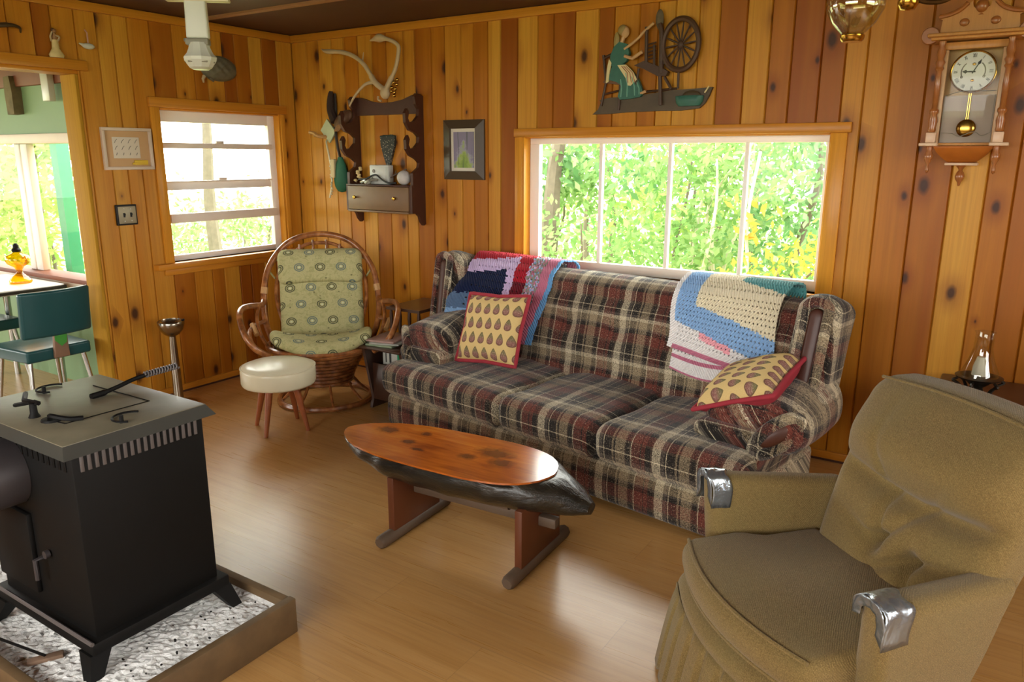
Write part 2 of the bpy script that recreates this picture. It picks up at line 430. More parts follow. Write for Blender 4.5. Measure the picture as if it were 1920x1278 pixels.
def mat_logtop():
    m = NT('varnished_log_top'); s = m.sep(m.obj()); q = m.comb(s[0], s[1], 0.0)
    g = m.noise(m.mapv(q, (4, 42, 1)), 1, 4, .6, 1.2); b = m.noise(m.mapv(q, (3.4, 8, 1)), 1, 2, .5, .6)
    c = m.ramp(m.math('ADD', m.math('MULTIPLY', g, .5), m.math('MULTIPLY', b, .6)), [(.3, S(206, 132, 48)), (.52, S(184, 98, 34)), (.75, S(138, 66, 28))])
    # knots, each with a shape of its own
    acc = None
    for kx, ky, kr, sx in ((.17, .06, .045, 1.5), (.34, .10, .026, 1.2), (.33, -.01, .032, 1.4), (.62, -.02, .035, 1.4), (.70, .06, .07, 1.5), (.77, -.01, .05, 1.4), (.41, -.06, .018, 2.2)):
        dx = m.math('DIVIDE', m.math('SUBTRACT', s[0], kx), kr * sx); dy = m.math('DIVIDE', m.math('SUBTRACT', s[1], ky), kr)
        d = m.math('ADD', m.math('SQRT', m.math('ADD', m.math('MULTIPLY', dx, dx), m.math('MULTIPLY', dy, dy))), m.math('MULTIPLY', m.math('SUBTRACT', m.noise(m.mapv(q, (38, 38, 1)), 1, 3), .5), .8))
        k = m.ramp(d, [(.35, 1.0), (1.15, 0.0)])
        acc = k if acc is None else m.math('MAXIMUM', acc, k)
    c = m.mix(m.math('MULTIPLY', acc, .85), c, S(78, 44, 34))
    return m.pbr(c, .16, 0, None, coat=.6)
LOGTOP = mat_logtop()
BARK = None
def mat_bark():
    m = NT('dark_lacquered_bark'); n = m.noise(m.mapv(m.obj(), (6, 30, 30)), 1, 5, .65)
    c = m.ramp(n, [(.3, S(20, 18, 15)), (.6, S(44, 39, 31)), (.8, S(72, 62, 46))])
    return m.pbr(c, .3, 0, m.bump(n, .6, .012), coat=.3)
BARK = mat_bark()
REDWOOD = plain('red_brown_plank', S(96, 52, 30), .38, var=.2, scale=7)
GREYWOOD = plain('grey_brown_rail', S(92, 74, 58), .6, var=.2, scale=18)
CASTIRON = plain('matt_black_iron', S(17, 16, 15), .6, var=.2, scale=20, spec=.22)
IRONTOP = plain('worn_stove_top', S(122, 116, 96), .42, var=.42, scale=9, spec=.4)
IRONLIP = plain('stove_top_lip', S(62, 63, 58), .5, var=.15, scale=9, spec=.3)
IRONGREY = plain('grey_vent_metal', S(98, 92, 90), .45, var=.1)
PIPE = plain('stovepipe_steel', S(62, 57, 58), .5, .2, var=.12)
BRASS = plain('polished_brass', S(190, 150, 70), .2, 1.0, var=.1, bump=0)
CHROME = plain('tarnished_chrome', S(168, 160, 146), .22, 1.0, var=.18, scale=12, bump=.03)
STEEL = plain('steel_leg', S(190, 190, 186), .25, 1.0, var=.06, bump=0)
BOXWOOD = plain('hearth_box_wood', S(104, 82, 54), .65, var=.45, scale=14, bump=.3)
def mat_ash():
    m = NT('grey_white_flakes'); o = m.obj()
    n = m.noise(o, 42, 4, .65, 1.0); v = m.voro(o, 60)
    c = m.ramp(n, [(.3, S(206, 205, 202)), (.5, S(232, 232, 229)), (.68, S(246, 246, 244))])
    c = m.mix(m.math('MULTIPLY', m.ramp(v, [(.0, .5), (.25, 0.0)]), .5), c, S(166, 164, 158))
    return m.pbr(c, .9, 0, m.bump(n, .6, .012), spec=.2)
ASH = mat_ash()
CHAR = plain('charcoal', S(22, 20, 18), .9)
TEAL = plain('teal_vinyl', S(28, 74, 76), .32, var=.1, scale=10, bump=.02)
OAKC = mat_pine('golden_oak', S(196, 140, 76), S(180, 120, 60), S(150, 92, 42), knots=False, uv=False, axis='z', rough=.3)
OAKD = plain('oak_turning', S(156, 94, 46), .3, var=.2, scale=40, coat=.3)
OAKB = plain('oak_bowl', S(170, 96, 34), .25, var=.2, scale=20, coat=.3)
CREAM = plain('cream_dial', S(208, 210, 204), .4, var=.03)
BLACK = plain('black_paint', S(20, 20, 20), .5)
PAPER = plain('white_paper', S(214, 204, 184), .7, var=.03)
TANMAT = plain('tan_mat_board', S(196, 158, 112), .7, var=.04)
YELLOW = plain('yellow_ribbon', S(214, 178, 50), .5)
PALEFR = plain('pale_frame', S(206, 188, 166), .4, var=.05)
BONE = plain('antler_bone', S(186, 164, 128), .5, var=.2, scale=18, bump=.2)
SHELLC = plain('shell_cream', S(206, 184, 128), .5, var=.2, scale=60)
PEWTER = plain('pewter_plaque', S(108, 104, 86), .5, .2, var=.35, scale=30, bump=.6)
OLIVEB = plain('plaque_base_brown', S(78, 64, 46), .55, var=.3, scale=24, bump=.3)
PLBROWN = plain('plaque_wheel_brown', S(66, 42, 26), .5, var=.25, scale=40)
PLTEAL = plain('plaque_teal', S(48, 96, 82), .5, var=.2, scale=40)
PLCREAM = plain('plaque_cream', S(206, 190, 140), .5, var=.12, scale=40)
PLSKIN = plain('plaque_skin', S(190, 150, 104), .5, var=.1, scale=40)
PLHAIR = plain('plaque_hair', S(150, 128, 78), .5, var=.2, scale=60)
CANVASG = plain('green_canvas', S(22, 84, 58), .7, var=.12, scale=30)
LEATH = plain('brown_leather', S(92, 62, 40), .6, var=.2, scale=30)
TAGC = plain('pale_green_card', S(186, 196, 160), .6, var=.05)
WHITEPL = plain('white_plastic', S(196, 197, 188), .35, var=.03)
GREYPL = plain('grey_plastic', S(128, 124, 112), .5)
# ------------------------------------------------------------------ the room
XL, YB, ZC = -4.40, 3.92, 2.32          # left wall, back wall, ceiling
XR, YF = 2.60, -1.90                    # right wall and front wall (behind the camera)
KY, KX, KZ = 2.57, -8.4, 2.12           # kitchen: window wall, far wall, ceiling
TH = .15
def plank_wall(name, u0, u1, z0, z1, holes, P, seed, flip=False):
    """tongue-and-groove boards as one mesh. P(u, z, d): point on the wall, d = depth into the wall"""
    rg = random.Random(seed); m = MB(); cuts = sorted({h[k] for h in holes for k in (0, 1)})
    e = [u0]
    while e[-1] < u1 - .16:
        e.append(e[-1] + rg.choice((.092, .105, .118, .135, .145, .125)))
    e.append(u1)
    def q(a, b, za, zb, da=0, db=0):
        pts = [(a, za, da), (b, za, db), (b, zb, db), (a, zb, da)]
        if flip: pts = pts[::-1]
        m.quad(*[P(*p) for p in pts], uv=[(p[0], p[1]) for p in pts])
    for a, b in zip(e, e[1:]):
        m.a = rg.random()
        seg = [a] + [c for c in cuts if a + 1e-4 < c < b - 1e-4] + [b]
        for sa, sb in zip(seg, seg[1:]):
            mid = (sa + sb) / 2; zs = [(z0, z1)]
            for h in holes:
                if h[0] < mid < h[1]:
                    n = []
                    for za, zb in zs:
                        if h[2] > za: n.append((za, min(h[2], zb)))
                        if h[3] < zb: n.append((max(h[3], za), zb))
                    zs = n
            g = .0055; dp = .010
            for za, zb in zs:
                la = sa + g if sa == a else sa; lb = sb - g if sb == b else sb
                if sa == a: q(sa, la, za, zb, dp, 0)
                q(la, lb, za, zb)
                if sb == b: q(lb, sb, za, zb, 0, dp)
                m2 = [(sa, za, TH), (sb, za, TH), (sb, zb, TH), (sa, zb, TH)]   # outer sheathing
                if not flip: m2 = m2[::-1]
                m.quad(*[P(*p) for p in m2], uv=[(p[0], p[1]) for p in m2])
    m.a = .5
    for h in holes:                                  # thickness of the wall in each opening
        for (a, b) in (((h[0], h[2]), (h[1], h[2])), ((h[1], h[2]), (h[1], h[3])), ((h[1], h[3]), (h[0], h[3])), ((h[0], h[3]), (h[0], h[2]))):
            p = [(a[0], a[1], 0), (b[0], b[1], 0), (b[0], b[1], TH), (a[0], a[1], TH)]
            m.quad(*[P(*x) for x in p], uv=[(x[0] + x[2], x[1]) for x in p])
    return tag(m.build(name, PINE, smooth=None), kind='structure')
W1 = (-2.47, -.745, .845, 1.62)
W2 = (2.85, 3.775, .845, 1.785)
plank_wall('wall_back', XL, XR, 0, ZC, [W1], lambda u, z, d: (u, YB + d, z), 5)
DOOR = (.75, 2.392, -.001, 1.955)
plank_wall('wall_left', YF, YB, 0, ZC, [W2, DOOR], lambda u, z, d: (XL - d, u, z), 8)
WR_FILL = (.2, 2.4, 1.0, 2.1)
m = MB(); m.box(XL - TH - .01, XL - .008, YB + .008, YB + TH + .01, -.02, ZC + .08); tag(m.build('corner_leak_block', PINE, smooth=None), kind='structure')  # unseen block added to stop light leaking in at the corner
plank_wall('wall_right', YF, YB, 0, ZC, [WR_FILL], lambda u, z, d: (XR + d, u, z), 21, True)
WF_FILL = (-3.0, 1.0, .95, 2.15)
plank_wall('wall_front', XL, XR, 0, ZC, [WF_FILL], lambda u, z, d: (u, YF - d, z), 23, True)

m = MB(); m.quad((KX, -3.4, 0), (XR + .15, -3.4, 0), (XR + .15, YB + .15, 0), (KX, YB + .15, 0))
tag(m.build('floor', FLOOR, smooth=None), kind='structure')
m = MB(); m.box(XL - .15, XR + .15, YF - .15, YB + .15, ZC, ZC + .08)
ceil = tag(m.build('ceiling', CEIL, smooth=None), kind='structure')
for y in (3.15, 1.93, .71, -.51):
    m = MB(); m.box(XL, XR, y - .024, y + .024, ZC - .012, ZC); m.build('batten', CEILB, ceil, smooth=None)
for x in (-1.95, .5):
    m = MB(); m.box(x - .024, x + .024, YF, YB, ZC - .011, ZC); m.build('batten', CEILB, ceil, smooth=None)
def trimbox(name, mat, *b):
    m = MB(); m.bev(*b, r=.004); return tag(m.build(name, mat), kind='structure')
trimbox('trim_1', TRIMX, XL, XR, YB - .022, YB, ZC - .052, ZC - .004)
trimbox('trim_2', TRIM, XL, XL + .022, YF, YB - .022, ZC - .052, ZC - .004)
trimbox('baseboard_back', TRIMX, XL, XR, YB - .016, YB, 0.012, .052)
trimbox('baseboard_left', TRIM, XL, XL + .016, 2.44, YB - .016, .012, .052)
m = MB(); m.box(XL, XR, YB - .012, YB, 0, .012); m.box(XL, XL + .012, 2.44, YB - .012, 0, .012)
tag(m.build('shadow_gap_strip', CEIL, smooth=None), kind='structure')  # dark strip drawn in place of the shadow gap below the baseboards

# doorway to the kitchen: head board, face board, jamb lining
d1 = thing('door_1', None, None, (XL, 2.39, 0)); tag(d1, kind='structure')
def part(name, mat, par, b, r=.004):
    o = par.location; m = MB(); m.bev(b[0] - o.x, b[1] - o.x, b[2] - o.y, b[3] - o.y, b[4] - o.z, b[5] - o.z, r=r)
    return m.build(name, mat, par)
part('head_board', TRIM, d1, (XL - .0, XL + .022, .6, 2.442, 1.953, 2.008))
part('head_lining', TRIM, d1, (XL - TH, XL, .75, 2.392, 1.935, 1.955))
part('jamb_lining', JAMB, d1, (XL - TH - .002, XL + .001, 2.372, 2.392, 0, 1.935))
part('jamb_lining', JAMB, d1, (XL - TH - .002, XL + .001, .75, .77, 0, 1.935))

# window 1: wide four-light window behind the sofa
w1 = thing('window_1', None, None, (-1.6, YB, .845)); tag(w1, kind='structure')
part('head_casing', TRIMX, w1, (-2.52, -.668, YB - .024, YB, 1.612, 1.66))
part('side_casing', TRIMZ, w1, (-.755, -.682, YB - .02, YB, .80, 1.612))
part('side_casing', TRIMZ, w1, (-2.52, -2.468, YB - .012, YB, .80, 1.612))
part('jamb_lining', TRIMZ, w1, (-2.472, -2.455, YB - .008, YB + .14, .845, 1.62))
part('jamb_lining', TRIMZ, w1, (-.762, -.745, YB - .004, YB + .14, .845, 1.62))
part('head_lining', TRIMX, w1, (-2.455, -.762, YB, YB + .14, 1.605, 1.62))
part('sill', TRIMX, w1, (-2.52, -.682, YB - .03, YB + .14, .80, .845))
fr = part('frame', WHITEP, w1, (-2.455, -.762, YB + .06, YB + .10, .845, .899), .003)
part('frame', WHITEP, w1, (-2.455, -.762, YB + .06, YB + .10, 1.572, 1.605), .003)
part('frame', WHITEP, w1, (-2.455, -2.392, YB + .06, YB + .10, .899, 1.572), .003)
part('frame', WHITEP, w1, (-.785, -.762, YB + .06, YB + .10, .899, 1.572), .003)
xs = [-2.392, -1.988, -1.576, -1.165, -.785]
for x in xs[1:-1]: part('mullion', WHITEP, w1, (x - .011, x + .011, YB + .065, YB + .095, .899, 1.572), .003)
for a, b in zip(xs, xs[1:]):
    m = MB(); m.box(a + 1.6, b + 1.6, .078, .082, .054, .727); m.build('pane', PANE, w1, smooth=None)

# window 2: small four-light window in the left wall
w2 = thing('window_2', None, None, (XL, 3.31, .845)); tag(w2, kind='structure')
part('head_casing', TRIM, w2, (XL, XL + .022, 2.785, 3.82, 1.785, 1.842))
part('side_casing', TRIMZ, w2, (XL, XL + .018, 2.79, 2.85, .845, 1.785))
part('side_casing', TRIMZ, w2, (XL, XL + .012, 3.775, 3.81, .845, 1.785))
part('stool', TRIM, w2, (XL - .14, XL + .05, 2.715, 3.80, .808, .845))
part('apron', TRIM, w2, (XL, XL + .016, 2.78, 3.79, .768, .808))
part('jamb_lining', TRIMZ, w2, (XL - .14, XL + .002, 3.762, 3.778, .845, 1.785))
part('jamb_lining', TRIMZ, w2, (XL - .14, XL + .002, 2.848, 2.860, .845, 1.785))
part('head_lining', TRIM, w2, (XL - .14, XL + .002, 2.86, 3.762, 1.772, 1.786))
def w2bar(name, mat, y0, y1, z0, z1, x0=-.085, x1=-.05): part(name, mat, w2, (XL + x0, XL + x1, y0, y1, z0, z1), .003)
w2bar('frame', WHITEP, 2.86, 2.89, .845, 1.772); w2bar('frame', WHITEP, 3.705, 3.762, .845, 1.772)
w2bar('frame', WHITEP, 2.89, 3.705, 1.705, 1.772); w2bar('frame', WHITEP, 2.89, 3.705, .845, .88)
w2bar('rail', GREYP, 2.88, 3.715, 1.545, 1.58, -.06, -.03); w2bar('rail', GREYP, 2.88, 3.70, 1.335, 1.345, -.06, -.03)
w2bar('rail', WHITEP, 2.88, 3.70, 1.288, 1.335, -.08, -.05); w2bar('rail', GREYP, 2.88, 3.72, 1.085, 1.142, -.055, -.02)
for z in (1.58, 1.345): w2bar('latch', GREYP, 3.27, 3.33, z, z + .016, -.055, -.04)
for a, b in ((.88, 1.085), (1.142, 1.288), (1.345, 1.545), (1.58, 1.705)):
    m = MB(); m.box(-.072, -.068, 2.89 - 3.31, 3.705 - 3.31, a - .845, b - .845); m.build('pane', PANE, w2, smooth=None)

# ---- kitchen beyond the doorway
def wall_with_hole(name, mat, P, u0, u1, z0, z1, h=None, th=.12):
    m = MB()
    rects = [(u0, u1, z0, z1)] if not h else [(u0, h[0], z0, z1), (h[1], u1, z0, z1), (h[0], h[1], z0, h[2]), (h[0], h[1], h[3], z1)]
    for a, b, c, d in rects:
        p = [m.vert(P(u, z, t)) for t in (0, th) for z in (c, d) for u in (a, b)]
        for q in ((0, 2, 3, 1), (4, 5, 7, 6), (0, 1, 5, 4), (2, 6, 7, 3), (0, 4, 6, 2), (1, 3, 7, 5)): m.face([p[k] for k in q])
    return tag(m.build(name, mat, smooth=None), kind='structure')
KW = (-7.6, -4.72, .70, 1.575)
wall_with_hole('wall_kitchen', GREENW, lambda u, z, t: (u, KY + t, z), KX, XL - TH, 0, KZ, KW)
wall_with_hole('wall_kitchen_far', GREENW, lambda u, z, t: (KX - t, u, z), -3.4, KY + .12, 0, KZ, (-2.6, 1.9, .7, 1.9))
wall_with_hole('wall_kitchen_front', GREENW, lambda u, z, t: (u, -3.4 - t, z), KX, XL - TH, 0, KZ, (-7.6, -5.0, .7, 1.9))
m = MB(); m.box(KX - .12, XL - TH, -3.52, KY + .12, KZ, KZ + .08); tag(m.build('ceiling_kitchen', BRN, smooth=None), kind='structure')
m = MB(); m.box(XL - TH - .02, XL - TH, -3.5, .75, 0, KZ); tag(m.build('wall_kitchen_right', GREENW, smooth=None), kind='structure')
trimbox('trim_4', BRN, KX, XL - TH - .001, KY - .03, KY, 1.925, KZ)
w3 = thing('window_3', None, None, (-6, KY, .7)); tag(w3, kind='structure')
part('head_casing', GREYP, w3, (-7.7, -4.62, KY - .022, KY, 1.575, 1.635))
part('stool', BRN, w3, (-7.7, -4.62, KY - .06, KY + .1, .705, .735))
part('apron', GREYP, w3, (-7.7, -4.62, KY - .018, KY, .655, .705))
for x0, x1 in ((-7.6, -7.55), (-6.9, -6.8), (-5.67, -5.60), (-5.585, -5.50), (-4.78, -4.72)):
    part('mullion', WHITEP, w3, (x0, x1, KY + .02, KY + .07, .735, 1.575), .006)
m = MB(); m.box(-1.6, 1.28, .05, .054, .035, .875); m.build('pane', PANE, w3, smooth=None)
tag(w3, kind='structure')
# unseen windows, added to bring fill light into the room
for n, ax in (('fill_window_4', 'x'), ('fill_window_5', 'y')):
    h = WR_FILL if ax == 'x' else WF_FILL
    w = thing(n, None, None, (XR if ax == 'x' else 0, 0 if ax == 'x' else YF, 0)); tag(w, kind='structure')
    k = 4 if ax == 'x' else 6
    for i in range(k + 1):
        u = h[0] + (h[1] - h[0]) * i / k
        a, b = max(h[0], u - .025), min(h[1], u + .025)
        if ax == 'x': part('mullion', WHITEP, w, (XR + .04, XR + .09, a, b, h[2], h[3]))
        else: part('mullion', WHITEP, w, (a, b, YF - .09, YF - .04, h[2], h[3]))

# ------------------------------------------------------------------ outdoors
GROUND = plain('woodland_ground', S(176, 184, 120), .95, var=.3, scale=3)
m = MB(); m.quad((-40, -30, -.55), (30, -30, -.55), (30, 45, -.55), (-40, 45, -.55)); tag(m.build('ground', GROUND, smooth=None), kind='structure')
def leafmat(name, a, b, tr=.5):
    m = NT(name); r = m.attr('rnd'); c = m.mix(r, a, b)
    d = m.add('BsdfDiffuse'); m.set(d.inputs[0], c); t = m.add('BsdfTranslucent'); m.set(t.inputs[0], c)
    x = m.add('MixShader'); m.set(x.inputs[0], tr); m.set(x.inputs[1], d.outputs[0]); m.set(x.inputs[2], t.outputs[0])
    m.t.links.new(x.outputs[0], m.out.inputs[0]); return m.mat
LK = 1.0
LEAF = [leafmat('leaf_fresh_green', (.11, .23, .06), (.26, .37, .16)), leafmat('leaf_yellow_green', (.20, .31, .07), (.36, .42, .16)),
        leafmat('leaf_mid_green', (.08, .20, .07), (.21, .33, .16)), leafmat('leaf_gold', (.32, .34, .05), (.46, .42, .08)), leafmat('leaf_orange', (.5, .26, .05), (.55, .36, .08))]
TRUNK = plain('tree_bark', S(92, 84, 72), .9, var=.35, scale=14, bump=.5)
TRUNKP = plain('pale_bark', S(170, 168, 150), .9, var=.25, scale=14)
def leaf(m, c, s, rg):
    d = Vector((rg.gauss(0, 1), rg.gauss(0, 1), rg.gauss(0, 1))).normalized(); e = d.orthogonal().normalized()
    c = Vector(c); m.a = rg.random() + .001
    m.quad(c - d * s, c + e * s * .45, c + d * s, c - e * s * .45)
def tree(name, label, cat, x, y, h, w, n, ls, mt, seed, trunks=1, tr=.04, base=0.0, lean=0.0, group=None, tm=None):
    rg = random.Random(seed); t = thing(name, label, cat, (x, y, -.55), 0, group)
    for k in range(trunks):
        ox, oy = (rg.uniform(-w, w) * .35, rg.uniform(-w, w) * .3) if trunks > 1 else (0, 0)
        m = MB(); top = h * rg.uniform(.8, .95)
        m.tube(spl([(ox, oy, 0), (ox + lean * .3 + rg.uniform(-.1, .1), oy, top * .35), (ox + lean * .7 + rg.uniform(-.2, .2), oy, top * .7), (ox + lean + rg.uniform(-.3, .3), oy, top)], 4), [tr * (1 - .7 * i / 12) for i in range(13)], 7)
        m.build('trunk', tm or TRUNK, t)
    m = MB(); cl = [(rg.gauss(0, w * .42) + lean * .6, rg.gauss(0, w * .3), base + (h - base) * rg.random() ** .8, rg.uniform(.16, .34) * w) for _ in range(max(6, n // 60))]
    for i in range(n):
        cx, cy, cz, cr = rg.choice(cl)
        leaf(m, (cx + rg.gauss(0, cr * .6), cy + rg.gauss(0, cr * .6), max(.03, cz + rg.gauss(0, cr * .5))), ls * rg.uniform(.6, 1.3), rg)
    m.build('foliage', mt, t, smooth=None)
    return t
G1 = 'bushes outside the wide window'
FOLI = [  # x, y, h, w, n, leaf, material, base, label
    (-5.1, 8.6, 2.3, 1.3, 1300, .085, 0, .2, 'light green bush seen in the leftmost pane of the wide window'),
    (-3.9, 7.2, 1.5, 1.0, 900, .07, 0, 0, 'low pale bush under the first mullion of the wide window'),
    (-3.6, 9.6, 2.9, 1.5, 1800, .09, 1, .3, 'yellow-green tree seen in the second pane of the wide window'),
    (-2.45, 7.7, 2.6, 1.1, 1700, .075, 0, .5, 'fresh green sapling clump seen in the third pane of the wide window'),
    (-1.5, 8.9, 3.2, 1.5, 2400, .08, 2, .2, 'mid green leafy tree seen in the rightmost pane of the wide window'),
    (-1.25, 6.9, 1.35, .9, 1000, .06, 3, .35, 'golden yellow bush low in the rightmost pane of the wide window'),
    (-.6, 7.4, 2.4, 1.0, 1500, .07, 2, .1, 'green bush at the right edge of the wide window'),
    (-2.9, 11.5, 4.2, 2.2, 2200, .11, 2, .4, 'tall green tree standing behind the sapling clump outside'),
    (-6.0, 12.0, 3.6, 2.4, 1700, .12, 0, .4, 'broad pale green tree far behind the leftmost pane'),
    (-.3, 12.0, 4.6, 2.4, 2400, .11, 1, .2, 'tall yellow-green tree far behind the rightmost pane'),
]
for i, (x, y, h, w, n, ls, mi, b, lab) in enumerate(FOLI):
    tree('leafy_bush' if h < 3 else 'woodland_tree', lab, 'bush' if h < 3 else 'tree', x, y, h, w, int(n * 1.7), ls * .68, LEAF[mi], 40 + i, trunks=5 if i == 3 else 2, tr=.028 if h < 3 else .06, base=b, tm=TRUNKP if i == 3 else None)
tree('mossy_tree', 'thick dark mossy leaning tree trunk in the leftmost pane', 'tree', -4.75, 8.0, 3.4, .9, 420, .09, LEAF[2], 77, tr=.15, base=1.4, lean=.45)
rg = random.Random(3)
t = thing('autumn_sapling', 'sapling with a few orange-red leaves in the third pane', 'sapling', (-1.95, 6.9, -.55))
m = MB(); m.tube(spl([(0, 0, 0), (.03, 0, .8), (-.02, 0, 1.5), (.05, 0, 2.1)], 4), .014, 6); m.build('trunk', TRUNKP, t)
m = MB()
for i in range(46): leaf(m, (rg.gauss(0, .10), rg.gauss(0, .1), rg.choice((1.0, 1.35, 1.6)) + rg.gauss(0, .10)), .06, rg)
m.build('foliage', LEAF[4], t, smooth=None)
# beyond the small window and the kitchen window
tree('grey_trunked_tree', 'grey straight tree trunk seen through the small window', 'tree', -9.6, 6.95, 4.8, 1.5, 500, .1, LEAF[0], 91, tr=.11, base=3.9, lean=-.15, tm=TRUNK)
for i, (x, y, h, w, n, lab) in enumerate([(-11.5, 7.2, 1.15, 1.8, 900, 'low bright green bush outside the small window, left half'), (-11.8, 9.4, 1.15, 2.0, 900, 'low bright green bush outside the small window, right half'),
        (-9.5, 4.45, 2.7, .8, 1500, 'yellow-green bush outside the right kitchen window pane'), (-10.6, 4.55, 2.9, .9, 1700, 'yellow-green bush outside the left kitchen window pane')]):
    tree('leafy_bush', lab, 'bush', x, y, h, w, int(n * 1.5), .06, LEAF[1 if i > 1 else 0], 120 + i, trunks=2, tr=.03)
m = MB(); m.box(-.045, .045, -.045, .045, 0, 2.6)
tag(m.build('porch_post', plain('green_post_paint', S(44, 136, 100), .5), loc=(-5.93, 3.02, -.55)), 'green painted post standing outside the kitchen window', 'post')
# ------------------------------------------------------------------ plaid sofa
SOFA = thing('sofa', 'long plaid tweed three-seat sofa with dark wood trim under the wide window', 'sofa', (-2.771, 3.045, 0), math.atan2(-.157, .9876))
def uv_main(co, n): return (co.x, co.y * .9 + co.z)
def uv_arm(co, n): return (co.y, co.x + co.z)
# front and base
m = MB()
m.rbox((-.02, -.025, .03), (2.05, .80, .225), .035, 3, (10, 4, 2), lambda x, y, z: (x, y - .014 * math.sin(PI * min(max((z - .03) / .2, 0), 1)) * (1 - ss(.05, .3, y)), z))
m.build('base', PLAID, SOFA, uvfn=uv_main)
# seat cushions; the outer two wrap round in front of the arms
def cushion(x0, x1, side):
    m = MB()
    def fn(x, y, z):
        u = (x - x0) / (x1 - x0); v = min(max((y + .06) / .62, 0), 1)
        top = ss(.30, .40, z)
        z += top * (.028 * math.sin(PI * min(max(u, 0), 1)) ** .6 * (.35 + .65 * v) - .008)
        if z > .3: z += .004 * math.sin(x * 31 + y * 17)
        y -= .016 * math.sin(PI * min(max((z - .23) / .18, 0), 1)) * (1 - ss(0, .12, y + .06))
        # narrower behind the arm fronts
        if side < 0: x = x + (.285 - x) * ss(.08, .15, y) * (1 - min(max((x - x0) / .45, 0), 1)) if x < .5 else x
        if side > 0: x = x - (x - 1.775) * ss(.08, .15, y) * min(max((x - (x1 - .45)) / .45, 0), 1) if x > 1.6 else x
        return x, y, z
    m.rbox((x0, -.055, .215), (x1, .56, .40), .055, 4, (12, 12, 3), fn)
    return m
for x0, x1, s in ((-.035, .843, -1), (.847, 1.413, 0), (1.417, 2.095, 1)):
    cushion(x0, x1, s).build('seat_cushion', PLAID, SOFA, uvfn=uv_main)
# arms: padded roll on a panel
for s, xi, xo in ((-1, .285, -.125), (1, 1.79, 2.215)):
    m = MB(); lo, hi = min(xi, xo), max(xi, xo); cx = (xi + xo) / 2
    def fn(x, y, z, s=s, cx=cx):
        v = min(max((y - .05) / .6, 0), 1)
        z += .075 * v * ss(.4, .6, z) - .03 * (1 - v) * ss(.45, .6, z)
        x += s * .02 * math.sin(PI * v)
        z += .014 * math.sin(PI * (x - cx + .19) / .38) * ss(.5, .6, z)
        return x, y, z
    m.rbox((lo, .14, .36), (hi, .66, .575), .10, 5, (3, 8, 2), fn, (.15, .07, .10))
    arm = m.build('arm_pad', PLAID, SOFA, uvfn=uv_arm)
    # panel under the roll, sloping in to the base
    m = MB(); a0, a1 = (.0, .27) if s < 0 else (1.79, 2.03)
    m.rbox((a0, .10, .06), (a1, .78, .47), .04, 3, (2, 6, 4), lambda x, y, z, s=s, a0=a0, a1=a1: (x + (s * .07 * ss(.15, .45, z) * ((x - a0) / (a1 - a0) if s > 0 else (a1 - x) / (a1 - a0))), y, z))
    m.build('arm_panel', PLAID, SOFA, uvfn=uv_arm)
    # show-wood insert with its padded rim on the arm front
    ox = xi + (xo - xi) * .80; pts = [(ox + s * .07 * math.cos(a), .15 + .05 * math.cos(a), .46 + .055 * math.sin(a) + .055 * math.cos(a)) for a in [2 * PI * k / 20 for k in range(20)]]
    m = MB(); m.tube(pts, .024, 8, closed=True); m.build('arm_welt', PLAID, SOFA, uvfn=uv_main)
    m = MB(); m.sphere((0, 0, 0), (.074, .02, .034), 16, 8); m.xf(Matrix.Translation((ox, .148, .462)) @ Matrix.Rotation(s * .6, 4, 'Z') @ Matrix.Rotation(-s * .62, 4, 'Y'))
    m.build('arm_wood_inlay', SHOWWOOD, SOFA)
# back
def backfn(x, y, z):
    t = min(max((z - .36) / .55, 0), 1)
    y += .135 * t                                     # leans back
    front = 1 - ss(.56, .64, y - .135 * t)
    k = math.sin(PI * t) ** .7
    puff = .035 * k
    for bx in (.49, .80, 1.11, 1.42, 1.73):           # buttons pull the cloth in
        puff -= .035 * math.exp(-((x - bx) / .055) ** 2 - ((t - .52) / .10) ** 2)
    puff -= .016 * math.exp(-((t - .80) / .05) ** 2) + .010 * math.exp(-((t - .20) / .05) ** 2)
    y -= puff * front
    z += .012 * math.sin(PI * min(max((x - .05) / 1.95, 0), 1)) * ss(.7, .9, z)
    return x, y, z
m = MB(); m.rbox((.03, .50, .30), (2.03, .68, .895), .075, 4, (34, 3, 16), backfn)
m.build('back', PLAID, SOFA, uvfn=uv_main)
for bx in (.49, .80, 1.11, 1.42, 1.73):
    m = MB(); m.sphere((bx, .575, .645), (.013, .007, .013), 8, 6); m.build('button', PLAID, SOFA, uvfn=uv_main)
# wings with wooden strip
for s in (-1, 1):
    x0 = -.16 if s < 0 else 2.00; x1 = x0 + .185
    m = MB()
    def fn(x, y, z, s=s):
        t = min(max((z - .45) / .5, 0), 1)
        y += .10 * t - .02; x += s * .022 * (t - .4)
        z -= .30 * max(0, (y - .60)) * ss(.7, .9, z)
        return x, y, z
    m.rbox((x0, .44, .42), (x1, .70, .955), .06, 4, (2, 4, 10), fn, (.09, .06, .07))
    m.build('wing', PLAID, SOFA, uvfn=uv_arm)
    cx = (x0 + x1) / 2 + s * .01
    m = MB()
    m.rbox((cx - .03, .415, .55), (cx + .03, .455, .905), .02, 3, (1, 1, 8), fn, (.028, .012, .03))
    m.build('wing_wood_strip', SHOWWOOD, SOFA)
    m = MB()
    for dx in (-.048, .048):
        m.tube([fn(cx + dx, .425, z) for z in [.5 + .4 * i / 8 for i in range(9)]], .022, 8)
    m.tube([fn(cx + .048 * math.cos(a), .425, .90 + .035 * math.sin(a)) for a in [PI * i / 8 for i in range(9)]], .022, 8)
    m.build('wing_welt', PLAID, SOFA, uvfn=uv_main)
